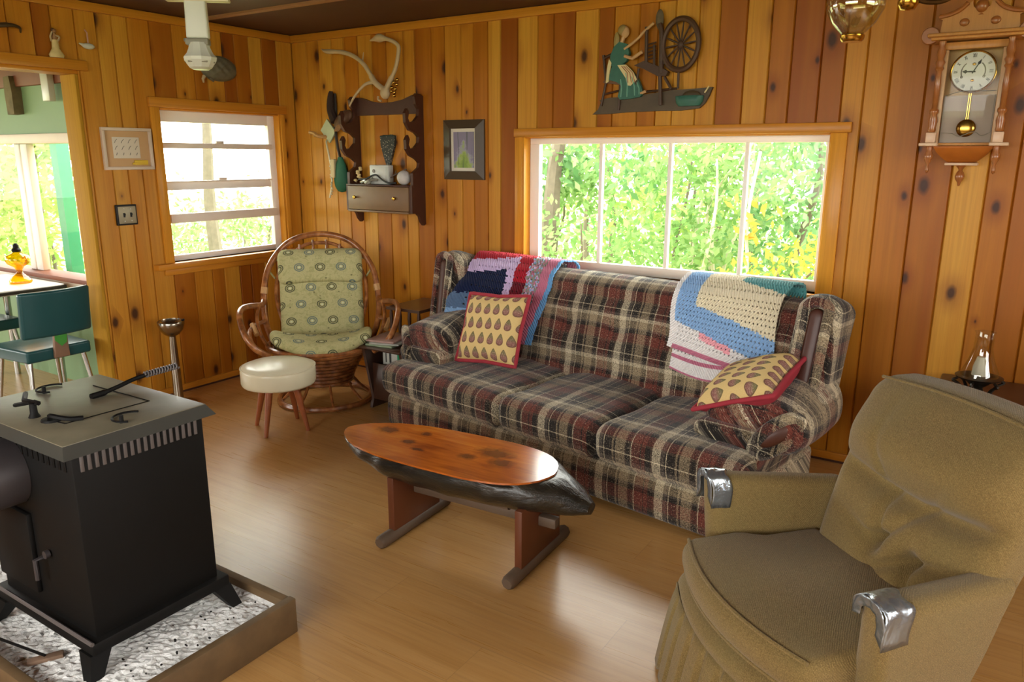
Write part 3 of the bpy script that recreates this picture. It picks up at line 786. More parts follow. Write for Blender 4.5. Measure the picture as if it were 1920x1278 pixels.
for x, y in ((.1, .08), (1.93, .08), (.1, .72), (1.93, .72)):
    m = MB(); m.lathe([(.022, 0), (.028, .035)], 10, (x, y, 0)); m.build('foot', SHOWWOOD, SOFA)

# ------------------------------------------------------------------ pillows and crocheted throws on the sofa
def sofa_pt(x, y, z):
    c, s = .9876, -.157; return Vector((-2.771 + c * x - s * y, 3.045 + s * x + c * y, z))
SROT = math.atan2(-.157, .9876)
def pillow(name, label, M, w, h, d):
    """flat square cushion, printed front (+z local), red border round the rim"""
    t = thing(name, label, 'pillow', M.translation); inv = Matrix.Translation(-M.translation) @ M
    N = 18
    def prof(u, v):
        a = (1 - (2 * u - 1) ** 4) * (1 - (2 * v - 1) ** 4)
        return max(a, 0) ** .55
    def pos(u, v, sgn):
        p = prof(u, v); pin = .045 * (abs(2 * u - 1) * 0 + 1)
        x = (u - .5) * w * (1 - .05 * (1 - (2 * v - 1) ** 2) * 0 - .07 * (1 - abs(2 * v - 1)) * abs(2 * u - 1) ** 3)
        y = (v - .5) * h * (1 - .07 * (1 - abs(2 * u - 1)) * abs(2 * v - 1) ** 3)
        return inv @ Vector((x, y, sgn * d * .5 * p))
    m = MB(); m.grid(N, N, lambda u, v: pos(u, v, 1)); m.build('cover_front', PAISLEY, t, smooth=60)
    m = MB(); m.grid(N, N, lambda u, v: pos(1 - u, v, -1)); m.build('cover_back', REDC, t, smooth=60)
    m = MB(); rim = [(k / N, 0) for k in range(N)] + [(1, k / N) for k in range(N)] + [(1 - k / N, 1) for k in range(N)] + [(0, 1 - k / N) for k in range(N)]
    pts = []
    for u, v in rim:
        q = pos(u, v, 1); c = inv @ Vector((0, 0, 0)); pts.append(q + (q - c).normalized() * .006)
    m.tube(pts, .0105, 8, closed=True, flat=1.0); m.build('border', REDC, t, smooth=60)
    return t
def sofa_M(loc, rx, rz=0, ry=0):
    return Matrix.Translation(sofa_pt(*loc)) @ Matrix.Rotation(SROT + rz, 4, 'Z') @ Matrix.Rotation(ry, 4, 'Y') @ Matrix.Rotation(rx, 4, 'X')
pillow('paisley_pillow', 'square cream paisley pillow with red border propped upright at the left end of the sofa', sofa_M((.495, .29, .61), math.radians(66), math.radians(4), math.radians(-4)), .40, .37, .12)
# right pillow: leans on the right arm, printed side up and to the left
zz = Vector((-.37, -.24, .88)).normalized(); yy = (Vector((.90, -.06, .37)) - zz * Vector((.90, -.06, .37)).dot(zz)).normalized(); xx = yy.cross(zz); Mx = Matrix((xx, yy, zz)).transposed().to_4x4()      # columns: pillow x -> sofa depth, y -> up the arm, z -> out
pillow('paisley_pillow', 'cream paisley pillow with red border lying slanted on the right arm of the sofa', Matrix.Translation(sofa_pt(1.935, .31, .598)) @ Matrix.Rotation(SROT, 4, 'Z') @ Mx, .34, .36, .15)

Y = {n: yarn('yarn_' + n, S(*c)) for n, c in dict(green=(40, 150, 110), navy=(24, 34, 66), slate=(92, 118, 150), lav=(206, 186, 222), red=(168, 26, 44), wine=(104, 20, 34), grey=(140, 140, 132), pink=(190, 116, 140),
     blue=(104, 160, 208), cream=(226, 218, 190), sky=(140, 178, 218), teal=(86, 152, 152), white=(228, 226, 224), rose=(232, 168, 178), aqua=(60, 120, 160)).items()}
def over_back(s, lift=.014):
    """distance s along a line running over the sofa back: from behind, over the top, down the front"""
    P = [(0, .80, .80), (.08, .815, .89), (.13, .775, .925), (.21, .68, .925), (.27, .625, .885), (.40, .577, .76), (.52, .545, .645), (.64, .515, .53), (.8, .48, .38)]
    y = lerpl([(a, b) for a, b, c in P], s); z = lerpl([(a, c) for a, b, c in P], s)
    y2 = lerpl([(a, b) for a, b, c in P], s + .01); z2 = lerpl([(a, c) for a, b, c in P], s + .01)
    n = Vector((0, -(z - z2), (y - y2) * -1)); n = Vector((0, z2 - z, -(y2 - y))); n.normalize()
    return Vector((0, y, z)) + n * lift
def throw(name, label, x0, x1, s0, s1, nu, nv, fn, colour, mats, hole, parts=None, lift=.016, dx=None):
    m = MB(); I = {}
    def V(i, j):
        if (i, j) not in I:
            u, v = i / nu, j / nv
            x = x0 + (x1 - x0) * u; s = s0 + (s1 - s0) * v
            x, s, l = fn(u, v, x, s)
            p = over_back(s, lift + l + .005 * ((i + j) % 2)); I[i, j] = m.vert(sofa_pt(x, p.y, p.z) - sofa_pt(0, 0, 0))
        return I[i, j]
    for i in range(nu):
        for j in range(nv):
            if hole(i, j): continue
            m.cur = colour((i + .5) / nu, (j + .5) / nv); m.face((V(i, j), V(i, j + 1), V(i + 1, j + 1), V(i + 1, j)))
    o = m.build(name, mats, parts, smooth=0, loc=None if parts else sofa_pt(0, 0, 0))
    md = o.modifiers.new('thick', 'SOLIDIFY'); md.thickness = .007; md.offset = 0
    if label: tag(o, label, 'blanket')
    return o
rg = random.Random(9)
mt = [Y[k] for k in ('green', 'aqua', 'navy', 'sky', 'slate', 'lav', 'wine', 'red', 'grey', 'pink', 'blue')]
def col_l(u, v):
    du, dv = u * .68, (1 - v) * .50
    a = du + .10 * dv; b = dv * 1.0 - .10 * du
    j = .008 * (rg.random() - .5)
    d = max(a, b * 1.18) + j
    if u > .93 + .05 * (1 - v): return 10
    for lim, k in ((.05, 2), (.08, 0), (.115, 1), (.15, 3), (.235, 4), (.355, 2), (.42, 5), (.515, 6)):
        if d < lim: return 7 if (k == 6 and v < .42) else k
    if u > .86: return 9
    return rg.choice((8, 8, 5, 9, 8, 3)) if b * 1.18 < a else 7
throw('crocheted_throw', 'navy, lavender and red crocheted throw draped over the left end of the sofa', .02, .66, .07, .72, 74, 66,
      lambda u, v, x, s: (x - .05 * ss(.4, 1, v) * u - .02 * ss(.3, 1, v), s * (1 - .06 * u * ss(.4, 1, v)), .105 * (1 - ss(0, .28, u)) * ss(.35, .7, v) + .012 * math.sin(u * 21 + v * 3) * ss(.3, .8, v) + .004 * math.sin(v * 40)),
      col_l, mt, lambda i, j: i % 3 == (j // 2 % 2) and j % 4 == 1 and 8 < i < 66)
rg = random.Random(4)
mt2 = [Y[k] for k in ('teal', 'cream', 'sky', 'rose', 'white', 'pink')]
def col_r(u, v):
    a = (1 - u) * .62; b = v * .52 - .10 * u
    d = max((a - .14) * .78, b) + .006 * (rg.random() - .5)
    if u < .045: return 4
    if v > .955: return 5
    for lim, k in ((.105, 0), (.26, 1), (.372, 2), (.405, 3)):
        if d < lim: return 4 if (k == 3 and (u < .3 or u > .62)) else k
    return 4
fr = lambda u, v, x, s: (x - .035 * ss(.5, 1, v) * (1 - u) * 0 + .01 * math.sin(v * 9), s + .035 * u * ss(.3, 1, v) * 1.6 - .02 * (1 - u) * ss(.5, 1, v), .012 * math.sin(u * 9 + v * 4) * ss(.3, 1, v) + .022 * ss(.0, .3, v))
tr = throw('crocheted_blanket', 'folded blue, cream and teal crocheted blanket over the right end of the sofa', 1.42, 1.935, .06, .56, 84, 72, fr, col_r, mt2, lambda i, j: i % 3 == (j // 2 % 2) * 1 + (j // 4 % 2) * 0 and j % 3 == 1 and i > 5 and j < 66)
throw('folded_underlayer', None, 1.45, 1.86, .40, .64, 62, 30, lambda u, v, x, s: (x, s + .03 * math.sin(PI * min(1, u * 1.1)) * v, .004), lambda u, v: 5 if .70 < v < .76 or v > .95 else 4, mt2, lambda i, j: i % 3 == 1 and j in (14, 18), parts=tr, lift=.008)

# ------------------------------------------------------------------ log coffee table
CT = thing('log_coffee_table', 'half-log coffee table with glossy orange top and dark bark sides in front of the sofa', 'coffee table', (-2.265, 2.205, 0), math.radians(3.0))
wprof = [(0, .0), (.008, .028), (.03, .062), (.08, .105), (.16, .148), (.27, .18), (.45, .196), (.7, .198), (.80, .188), (.88, .162), (.93, .13), (.965, .085), (.985, .03), (.99, 0)]
m = MB(); N = 44; secs = []
bw = [(-.01, .012), (.03, .06), (.1, .122), (.2, .168), (.32, .195), (.6, .205), (.8, .196), (.92, .158), (1.02, .105), (1.1, .062), (1.14, .03)]
bz = [(-.01, .362), (.1, .352), (.3, .345), (.75, .345), (.92, .325), (1.05, .295), (1.14, .272)]
bv = [(-.01, .01), (.06, .03), (.2, .075), (.35, .12), (.7, .125), (.9, .10), (1.05, .06), (1.14, .022)]
for i in range(N + 1):
    x = -.01 + 1.15 * i / N; w, zc, rv = lerpl(bw, x), lerpl(bz, x), lerpl(bv, x)
    secs.append([m.vert((x, w * math.cos(a) + .004 * math.sin(x * 40 + a * 3), min(zc + rv * math.sin(a), .3655))) for a in [2 * PI * k / 28 for k in range(28)]])
for A, B in zip(secs, secs[1:]):
    for k in range(28): m.face((A[k], A[(k + 1) % 28], B[(k + 1) % 28], B[k]))
m.face(secs[0][::-1]); m.face(secs[-1])
m.build('bark_body', BARK, CT, smooth=50)
m = MB(); xs_ = [0, .004, .012, .03, .06, .1, .16, .22, .3, .4, .5, .6, .7, .76, .82, .87, .91, .945, .968, .983, .99]
top = [(x, lerpl(wprof, x)) for x in xs_]; out = top + [(x, -w) for x, w in top[::-1][1:-1]]
m.prism(out, .3655, .3725, 'xy'); m.build('log_top', LOGTOP, CT, smooth=30)
for x in (.345, .925):
    m = MB(); m.bev(x - .015, x + .015, -.155, .155, .04, .272, r=.003); m.build('leg_plank', REDWOOD, CT)
    m = MB(); m.tube([(x, -.235, .026), (x, -.225, .027), (x, .225, .027), (x, .235, .026)], [.02, .027, .027, .02], 8); m.build('foot_rail', GREYWOOD, CT)
m = MB(); m.bev(.36, 1.01, -.028, .012, .165, .205, r=.006); m.build('stretcher', GREYWOOD, CT)
m = MB(); m.tube([(.43, -.10, .262), (.86, -.10, .262)], .022, 8); m.build('top_rail', GREYWOOD, CT)

# ------------------------------------------------------------------ round footstool
ST = thing('footstool', 'round ivory vinyl footstool on four tapered wooden legs in front of the rattan chair', 'stool', (-3.315, 2.715, 0))
m = MB(); m.lathe([(.0, .262), (.18, .262), (.196, .268), (.202, .28), (.203, .345), (.200, .362), (.197, .366), (.192, .372), (.16, .384), (.1, .392), (.05, .395), (0, .396)], 40); m.build('padded_seat', VINYL, ST, smooth=60)
m = MB(); m.tube([(.200 * math.cos(2 * PI * k / 40), .200 * math.sin(2 * PI * k / 40), .364) for k in range(40)], .005, 6, closed=True); m.build('piping', VINYL, ST)
for a in (-72, 18, 108, 198):
    c, s = math.cos(math.radians(a)), math.sin(math.radians(a)); m = MB()
    m.tube([(.165 * c, .165 * s, 0), (.13 * c, .13 * s, .14), (.10 * c, .10 * s, .265)], [.011, .017, .022], 10); m.build('leg', WALNUT, ST)

# ------------------------------------------------------------------ rattan swivel chair
RC = thing('rattan_armchair', 'rattan hoop-back swivel armchair with green floral cushion in the corner', 'chair', (-3.505, 3.235, 0), math.radians(45))
def ring(r, z, rad, n=32, sq=1.0): 
    m = MB(); m.tube([(r * math.cos(2 * PI * k / n), r * sq * math.sin(2 * PI * k / n), z) for k in range(n)], rad, 8, closed=True); return m
ring(.285, .018, .018).build('base_ring', RATTAN, RC)
m = MB()
for k in range(9): 
    z = .135 + k * .024; r = .165 + .095 * (k / 8) ** 1.4
    m.tube([(r * math.cos(2 * PI * q / 28), r * math.sin(2 * PI * q / 28), z) for q in range(28)], .0135, 6, closed=True)
m.build('coil_pedestal', RATTAN, RC)
for a in range(0, 360, 45):
    c, s = math.cos(math.radians(a + 10)), math.sin(math.radians(a + 10)); m = MB()
    m.tube([(.27 * c, .27 * s, .022), (.21 * c, .21 * s, .08), (.165 * c, .165 * s, .14)], .009, 6); m.build('strut', RATTAN, RC)
m = MB()
for r, z in ((.30, .345), (.33, .368)):
    m.tube([(r * math.cos(2 * PI * q / 32), -.02 + r * .95 * math.sin(2 * PI * q / 32), z) for q in range(32)], .017, 8, closed=True)
for q in range(8):
    a = PI * q / 8; m.tube([(.32 * math.cos(a), -.02 + .3 * math.sin(a), .352), (-.32 * math.cos(a), -.02 - .3 * math.sin(a), .352)], .011, 6)
m.build('seat_frame', RATTAN, RC)
H = [(-.30, .02, .37), (-.345, .10, .48), (-.355, .16, .62), (-.325, .225, .80), (-.22, .285, .945), (-.08, .315, 1.005), (.08, .315, 1.005), (.22, .285, .945), (.325, .225, .80), (.355, .16, .62), (.345, .10, .48), (.30, .02, .37)]
m = MB(); m.tube(spl(H, 6), .019, 10); m.build('back_hoop', RATTAN, RC)
m = MB(); m.tube(spl([(-.22, .10, .40), (-.28, .19, .62), (-.25, .26, .80), (-.12, .31, .93), (0, .325, .955), (.12, .31, .93), (.25, .26, .80), (.28, .19, .62), (.22, .10, .40)], 6), .012, 8); m.build('inner_hoop', RATTAN, RC)
for x in (-.2, -.12, -.04, .04, .12, .2):
    m = MB(); m.tube([(x * .9, .12, .38), (x, .25, .70), (x * 1.05, .31 - abs(x) * .2, .99 - abs(x) * .32)], .008, 6); m.build('spindle', RATTAN, RC)
for s in (-1, 1):
    m = MB(); m.tube(spl([(s * .355, .165, .62), (s * .365, .10, .60), (s * .42, -.0, .615), (s * .455, -.12, .62), (s * .455, -.22, .585), (s * .425, -.29, .50), (s * .37, -.31, .42), (s * .30, -.27, .365)], 6), .018, 10); m.build('arm', RATTAN, RC)
    m = MB(); m.tube(spl([(s * .35, .10, .50), (s * .40, .02, .49), (s * .425, -.08, .47), (s * .40, -.18, .42), (s * .34, -.20, .37)], 6), .013, 8); m.build('arm_brace', RATTAN, RC)
    m = MB(); m.tube(spl([(s * .375, .06, .605), (s * .385, .0, .53), (s * .36, -.06, .44), (s * .32, -.08, .37)], 5), .011, 8); m.build('arm_spindle', RATTAN, RC)
    m = MB(); m.tube(spl([(s * .415, .0, .50), (s * .40, -.04, .475), (s * .385, -.07, .45)], 4), .017, 8); m.build('cane_wrap', WRAP, RC)
    m = MB(); m.tube(spl([(s * .345, .175, .70), (s * .352, .165, .66)], 4), .022, 8); m.build('cane_wrap', WRAP, RC)
# cushion: seat, back and folded head roll
def uvc(co, n): return (co.x, co.z + co.y * .9)
def seatf(x, y, z):
    f = ss(-.05, -.32, y) if False else (1 - ss(-.33, .0, y))
    z += .028 * (abs(x) / .29) ** 2 * f + .012 * math.sin(PI * min(max((x + .29) / .58, 0), 1)) * ss(.40, .44, z) * (1 - f) - .018 * f * (1 - (x / .29) ** 2)
    y += .07 * (x / .29) ** 2 * f
    z -= .085 * ss(-.16, .02, y); z += .03 * (x / .29) ** 2
    return x, y, z
m = MB(); m.rbox((-.295, -.345, .372), (.295, .16, .455), .038, 4, (14, 10, 2), seatf); m.build('seat_cushion', GREENC, RC, uvfn=uvc, smooth=60)
def bkf(x, y, z):
    t = (z - .42) / .5; y += .10 + .16 * t
    w = 1 - .0 * t
    y -= .02 * math.cos(x / .27 * PI / 2) * math.sin(PI * min(max(t, 0), 1)) - .022 * math.exp(-(x / .03) ** 2) * math.exp(-((t - .45) / .22) ** 2)
    return x * w, y, z
m = MB(); m.rbox((-.258, -.02, .345), (.258, .065, .80), .035, 4, (16, 2, 12), bkf); m.build('back_cushion', GREENC, RC, uvfn=uvc, smooth=60)
def hdf(x, y, z):
    t = (z - .42) / .5; y += .075 + .16 * t
    y -= .004 * math.sin(x * 90) * ss(.86, .92, z) * (1 - ss(.2, .26, abs(x)))
    z -= .02 * (x / .27) ** 2 * (1 if z < .8 else -.0) 
    return x, y, z
m = MB(); m.rbox((-.262, -.05, .725), (.262, .065, .925), .05, 4, (36, 2, 6), hdf); m.build('head_cushion', GREENC, RC, uvfn=uvc, smooth=60)
for s in (-1, 1):
    m = MB(); m.tube(spl([(s * .262, .27, .86), (s * .29, .26, .845), (s * .32, .235, .80), (s * .31, .25, .775), (s * .285, .25, .74)], 4), .006, 6); m.build('cushion_tie', GREENC, RC, uvfn=uvc)

# ------------------------------------------------------------------ step end table with magazines
ET = thing('step_end_table', 'dark wooden two-tier step end table between the rattan chair and the sofa', 'end table', (-3.03, 3.50, 0))
m = MB(); m.prism([(-.125, -.065), (.14, -.065), (.14, .30), (-.125, .30)], .585, .603, 'xy'); m.build('upper_shelf', DKWOOD, ET)
for x in (-.105, -.035, .04, .115): 
    m = MB(); m.lathe([(.008, .41), (.012, .47), (.009, .50), (.012, .54), (.008, .585)], 10, (x, -.04, 0)); m.build('spindle', DKWOOD, ET)
for y in (.08, .17, .26):
    m = MB(); m.lathe([(.008, .41), (.012, .47), (.009, .50), (.012, .54), (.008, .585)], 10, (.115, y, 0)); m.build('spindle', DKWOOD, ET)
m = MB(); m.rbox((-.135, -.32, .392), (.20, .31, .41), .008, 2, (3, 3, 1)); m.build('lower_top', DKWOOD, ET)
for x0, x1 in ((-.125, -.105), (.165, .185)):
    m = MB(); m.prism([(-.29, .392), (-.22, .06), (-.24, 0), (-.19, 0), (.17, 0), (.22, 0), (.2, .06), (.29, .392)], x0, x1, 'yz'); m.build('side_panel', DKWOOD, ET)
m = MB(); m.bev(-.105, .165, -.20, .24, .05, .075); m.build('bottom_shelf', DKWOOD, ET)
m = MB(); m.bev(-.105, .165, .17, .19, .075, .392); m.build('back_panel', DKWOOD, ET)
m = MB(); m.bev(-.105, .165, -.225, -.21, .055, .285); m.build('front_panel', DKWOOD, ET)
MAG = [plain('magazine_cover_%s' % n, S(*c), .35, var=.35, scale=18) for n, c in (('sage', (142, 160, 130)), ('grey', (168, 170, 160)), ('mauve', (172, 140, 130)), ('cream', (196, 194, 180)))]
for i, (dx, dy, rz, h, lab) in enumerate([(0, -.17, .12, .012, 'bottom magazine in the small pile on the end table'), (.012, -.165, .3, .010, 'grey magazine in the middle of the pile on the end table'), (-.006, -.16, .18, .012, 'green-grey magazine on top of the pile on the end table')]):
    z = .4105 + (0, .0125, .023)[i]; m = MB(); m.rbox((-.095, -.12, 0), (.095, .12, h), .003, 1, 1); m.box(-.091, .096, -.117, .117, .002, h - .002)
    o = m.build('magazine', MAG[i], loc=(-3.035 + dx, 3.50 + dy, z)); o.rotation_euler = (0, 0, rz); tag(o, lab, 'magazine', 'magazines on the end table')
m = MB(); m.rbox((-.075, -.1, 0), (.095, .1, .016), .003, 1, 1); o = m.build('magazine', MAG[2], loc=(-2.93, 3.58, .4105)); o.rotation_euler = (0, 0, -.1); tag(o, 'mauve magazine lying under the upper shelf of the end table', 'magazine', 'magazines on the end table')
BX = thing('carton', 'white and green striped carton kept inside the dark end table', 'carton', (-3.0, 3.40, .0755))
m = MB(); m.bev(-.085, .03, -.085, .08, 0, .285, r=.003); m.build('white_side', WHITEPL, BX)
m = MB(); m.bev(.0305, .125, -.085, .08, 0, .285, r=.003); m.build('green_side', plain('carton_green', S(28, 150, 104), .5), BX)
m = MB()
for x in (-.06, -.03, -.022): m.box(x, x + .006, -.0868, -.0845, .215, .284)
m.build('dark_stripes', BLACK, BX, smooth=None)
# ------------------------------------------------------------------ olive tweed armchair with taped arms
AC = thing('upholstered_armchair', 'olive-tan tweed armchair with silver tape on both arms in the right foreground', 'armchair', (-.264, 1.965, 0), math.radians(-42))
def front(x): return -.335 + .30 * min(abs(x), .36) ** 2 * 2.2
def seatfn(x, y, z):
    f = 1 - ss(-.3, .12, y)
    y2 = y + (front(x) + .335) * f * 1.1
    top = ss(.36, .42, z)
    z += top * (.022 * math.cos(min(abs(x) / .33, 1) * PI / 2) * ss(-.34, -.15, y))
    x *= 1 - .12 * ss(-.15, -.05, y) 
    y2 -= .012 * math.sin(PI * min(max((z - .32) / .10, 0), 1)) * f
    return x, y2, z
m = MB(); m.rbox((-.325, -.335, .318), (.285, .16, .418), .032, 4, (16, 12, 3), seatfn); m.build('seat_cushion', TWEED, AC, smooth=60)
m = MB()
pts = [seatfn(x, -.318, .412) for x in [-.31 + .58 * k / 20 for k in range(21)]]
m.tube([(p[0], p[1] - .006, p[2] + .002) for p in pts], .0055, 6)
pts = [seatfn(x, -.318, .33) for x in [-.31 + .58 * k / 20 for k in range(21)]]
m.tube([(p[0], p[1] - .012, p[2]) for p in pts], .0055, 6)
m.build('welt', TWEED, AC)
def basefn(x, y, z):
    f = 1 - ss(-.3, .0, y)
    return x, y + (front(x) + .335) * f * 1.1 - .02 * math.sin(PI * min(max((z - .24) / .08, 0), 1)) * f, z
m = MB(); m.rbox((-.335, -.335, .14), (.30, .17, .325), .04, 4, (14, 8, 4), basefn); m.build('seat_base', TWEED, AC, smooth=60)
# pleated skirt all round
path = []
for k in range(61):
    x = -.335 + .635 * k / 60; path.append((x, front(x) - .012))
side = [(.31, y) for y in [-.19 + .30 * k / 30 for k in range(1, 31)]]
path = [(-.345, y) for y in [.11 - .30 * k / 30 for k in range(0, 30)]] + path + side
path = [(x, y) for x, y in path]; n = len(path)
dist = [0]
for a, b in zip(path, path[1:]): dist.append(dist[-1] + math.hypot(b[0] - a[0], b[1] - a[1]))
dense = []
for k in range(420):
    s = dist[-1] * k / 419; j = max(i for i in range(n) if dist[i] <= s + 1e-9); j = min(j, n - 2); f = (s - dist[j]) / max(dist[j + 1] - dist[j], 1e-9)
    a, b = path[j], path[j + 1]; t = Vector((b[0] - a[0], b[1] - a[1], 0)).normalized(); nn = Vector((t.y, -t.x, 0))
    dense.append((Vector((a[0] + (b[0] - a[0]) * f, a[1] + (b[1] - a[1]) * f, 0)), nn, s))
m = MB(); rows = []
for zi in range(9):
    v = zi / 8; z = .262 - .245 * v; r = []
    for p, nn, s in dense:
        ph = (s / .078) % 1.0; pl = (.5 - abs(ph - .5)) * 2
        o = .002 + .018 * v + (.036 * v ** .6) * (ss(.12, .40, pl)) 
        r.append(m.vert((p.x + nn.x * o, p.y + nn.y * o, z + .006 * math.sin(s * 9) * v)))
    rows.append(r)
for a, b in zip(rows, rows[1:]):
    for k in range(len(a) - 1): m.face((a[k], b[k], b[k + 1], a[k + 1]))
sk = m.build('pleated_skirt', TWEED, AC, smooth=60); md = sk.modifiers.new('thick', 'SOLIDIFY'); md.thickness = .004
# arms flare outwards, tops slope down to the back
for s in (-1, 1):
    m = MB()
    def fn(x, y, z, s=s):
        h = min(max((z - .15) / .43, 0), 1); v = min(max((y + .17) / .48, 0), 1)
        x += s * (.055 * h * (1 - .55 * v) - .045 * v)
        z -= .035 * v * ss(.45, .58, z)
        x += s * .012 * math.sin(PI * h)
        y += .025 * (1 - h) * (1 - v) - .15 * (1 - h) * v
        return x, y, z
    a, b = (-.372, -.292) if s < 0 else (.222, .312)
    m.rbox((a, -.17, .10), (b, .27, .585), .03, 4, (2, 10, 10), fn, (.036, .03, .032)); m.build('arm', TWEED, AC, smooth=60)
    arm = AC.children[-1] if False else m
    # crumpled silver tape over the front of the arm top
    m = MB(); T = 22; tr = random.Random(5 + s)
    prof = [(a - .004, .485), (a - .004, .545), (a + .004, .578), (a + .026, .590), ((a + b) / 2, .592), (b - .026, .590), (b - .004, .578), (b + .004, .545), (b + .004, .485)]
    if s > 0: prof = [(a - .004, .53)] + prof[1:-1] + [(b + .004, .49)]
    def tp(u, v):
        q = u * (len(prof) - 1); i = min(int(q), len(prof) - 2); f = q - i
        x = prof[i][0] + (prof[i + 1][0] - prof[i][0]) * f; z = prof[i][1] + (prof[i + 1][1] - prof[i][1]) * f
        y = -.176 + (.085 if s > 0 else .062) * v + .006 * math.sin(u * 17 + s)
        X, Yy, Z = fn(x, max(y, -.17), z); 
        jit = .0012 * math.sin(u * 23 + v * 9) + .001 * math.sin(u * 13 - v * 21)
        return (X + jit, Yy + (y + .17 if y < -.17 else 0) - .001, Z + .0025 + jit)
    m.grid(T, 8, tp, uv=False)
    # flap folded over the front edge
    def tf(u, v):
        q = u * (len(prof) - 1); i = min(int(q), len(prof) - 2); f = q - i
        x = prof[i][0] + (prof[i + 1][0] - prof[i][0]) * f; z = prof[i][1] + (prof[i + 1][1] - prof[i][1]) * f
        cx, cz = (a + b) / 2, .55; k = 1 - v * .5
        X, Yy, Z = fn(cx + (x - cx) * k, -.17, cz + (z - cz) * k); jit = .002 * math.sin(u * 31 + v * 23)
        return (X, Yy - .007 + jit * .5, Z + .0025 * (1 - v))
    m.grid(T, 4, tf, uv=False)
    armo = [c for c in COL.objects if c.parent == AC and c.name.startswith('arm')][-1]
    o = m.build('tape_patch', TAPE, armo, smooth=60); o['label'] = 'silver duct tape'
    md = o.modifiers.new('thick', 'SOLIDIFY'); md.thickness = .0015
# back with padded head roll and two tufts
def acb(x, y, z):
    t = min(max((z - .30) / .60, 0), 1); fr = 1 - ss(.13, .2, y)
    wdt = 1 + .03 * t - .10 * (1 - t) ** 2
    puff = .075 * math.exp(-((t - .76) / .15) ** 2) * max(0, 1 - (x / .285) ** 4) + .035 * math.exp(-((t - .28) / .22) ** 2) * max(0, 1 - (x / .285) ** 2)
    cx = abs(x)
    crease = t - (.56 + .06 * (x / .28) ** 2 - .03)
    puff -= .055 * math.exp(-(crease / .042) ** 2) * max(0, 1 - (x / .285) ** 4)
    for bx in (-.035, .085):
        r2 = ((x - bx) / .026) ** 2 + ((t - .33) / .045) ** 2
        puff -= .05 * math.exp(-r2)
        # folds running from each tuft
        for ax, at in (((-1, .15), (-.35, 1), (1, 1.1)) if bx < 0 else ((-1, -.5), (1, .2), (.5, -1))):
            L = math.hypot(ax * .1, at * .2); dx, dt = (x - bx), (t - .33) * .55; un = (ax * .1 / L, at * .11 / L)
            al = dx * un[0] + dt * un[1]; pe = abs(-dx * un[1] + dt * un[0]) / math.hypot(*un)
            if al > 0: puff -= .026 * math.exp(-(pe / .013) ** 2) * math.exp(-(al / .12) ** 2)
    yy = y + .04 + .20 * t ** 1.15 - puff * fr
    z -= .02 * (x / .28) ** 2 * ss(.7, .9, z)
    return x * wdt, yy, z
m = MB(); m.rbox((-.285, .06, .25), (.285, .21, .905), .05, 4, (66, 4, 72), acb, (.06, .05, .055)); m.build('back', TWEED, AC, smooth=70)
m = MB()
e = [acb(x, .068, .895) for x in [-.26 + .52 * k / 24 for k in range(25)]]; m.tube([(p[0], p[1] + .012, p[2] + .002) for p in e], .005, 6)
m.build('welt', TWEED, AC)

# ------------------------------------------------------------------ hearth box, ash bed and stove
HB = thing('hearth_box', 'low wooden box of grey-white flakes under the black stove', 'hearth box', (-2.30, 1.11, 0))
X0, X1, Y0, Y1 = -1.0, .535, -.345, .34
for b in ((X1 - .03, X1, Y0, Y1, 0, .122), (X0, X1 - .03, Y1 - .03, Y1, 0, .118), (X0, X1 - .03, Y0, Y0 + .03, 0, .122), (X0, X0 + .03, Y0 + .03, Y1 - .03, 0, .12)):
    m = MB(); m.bev(*b, r=.004); m.build('side_board', BOXWOOD, HB)
m = MB(); rg = random.Random(6); na, nb = 150, 66
def fl(u, v):
    x, y = X0 + .03 + (X1 - X0 - .06) * u, Y0 + .03 + (Y1 - Y0 - .06) * v
    e = min(u, 1 - u, v, 1 - v)
    return (x, y, .092 + .008 * math.sin(x * 7 + y * 5) + (rg.random() - .5) * .010 if e > .001 else .092)
m.grid(na, nb, fl, uv=False); o = m.build('ash_bed', ASH, HB, smooth=0); o['kind'] = 'stuff'
m = MB(); m.box(X0 + .03, X1 - .03, Y0 + .03, Y1 - .03, .002, .07); m.build('box_floor', BOXWOOD, HB, smooth=None)
m = MB(); rg = random.Random(8)
for i in range(22):
    cx, cy = (.40 + rg.gauss(0, .045), -.03 + rg.gauss(0, .12)); 
    m.sphere((cx, cy, .101), (rg.uniform(.002, .008), rg.uniform(.002, .004), .003), 6, 4)
o = m.build('charcoal_crumbs', CHAR, loc=(-2.30, 1.11, 0)); tag(o, 'black charcoal crumbs scattered on the grey flakes beside the stove', 'charcoal', kind='stuff')

SV = thing('wood_stove', 'black cast-iron wood stove standing in the box of flakes', 'stove', (-2.215, 1.11, .088))
def sv(name, mat, b, r=.004, par=None): 
    m = MB(); m.bev(b[0] + 2.215, b[1] + 2.215, b[2] - 1.11, b[3] - 1.11, b[4] - .088, b[5] - .088, r=r); return m.build(name, mat, par or SV)
body = sv('firebox', CASTIRON, (-2.47, -1.965, .925, 1.315, .20, .745), .006)
m = MB(); X, Yv = (-2.505, -1.925), (.888, 1.335)
lo = [(X[0], Yv[0]), (X[1], Yv[0]), (X[1], Yv[1]), (X[0], Yv[1])]; hi = [(X[0] + .004, Yv[0] + .004), (X[1] - .004, Yv[0] + .004), (X[1] - .004, Yv[1] - .03), (X[0] + .004, Yv[1] - .03)]
def P(p, z): return (p[0] + 2.215, p[1] - 1.11, z - .088)
for k in range(4): 
    a, b = lo[k], lo[(k + 1) % 4]; c, d = hi[(k + 1) % 4], hi[k]
    m.quad(P(a, .747), P(b, .747), P(c, .785), P(d, .785))
m.quad(*[P(p, .747) for p in lo[::-1]]); m.build('top_lip', IRONLIP, SV, smooth=None)
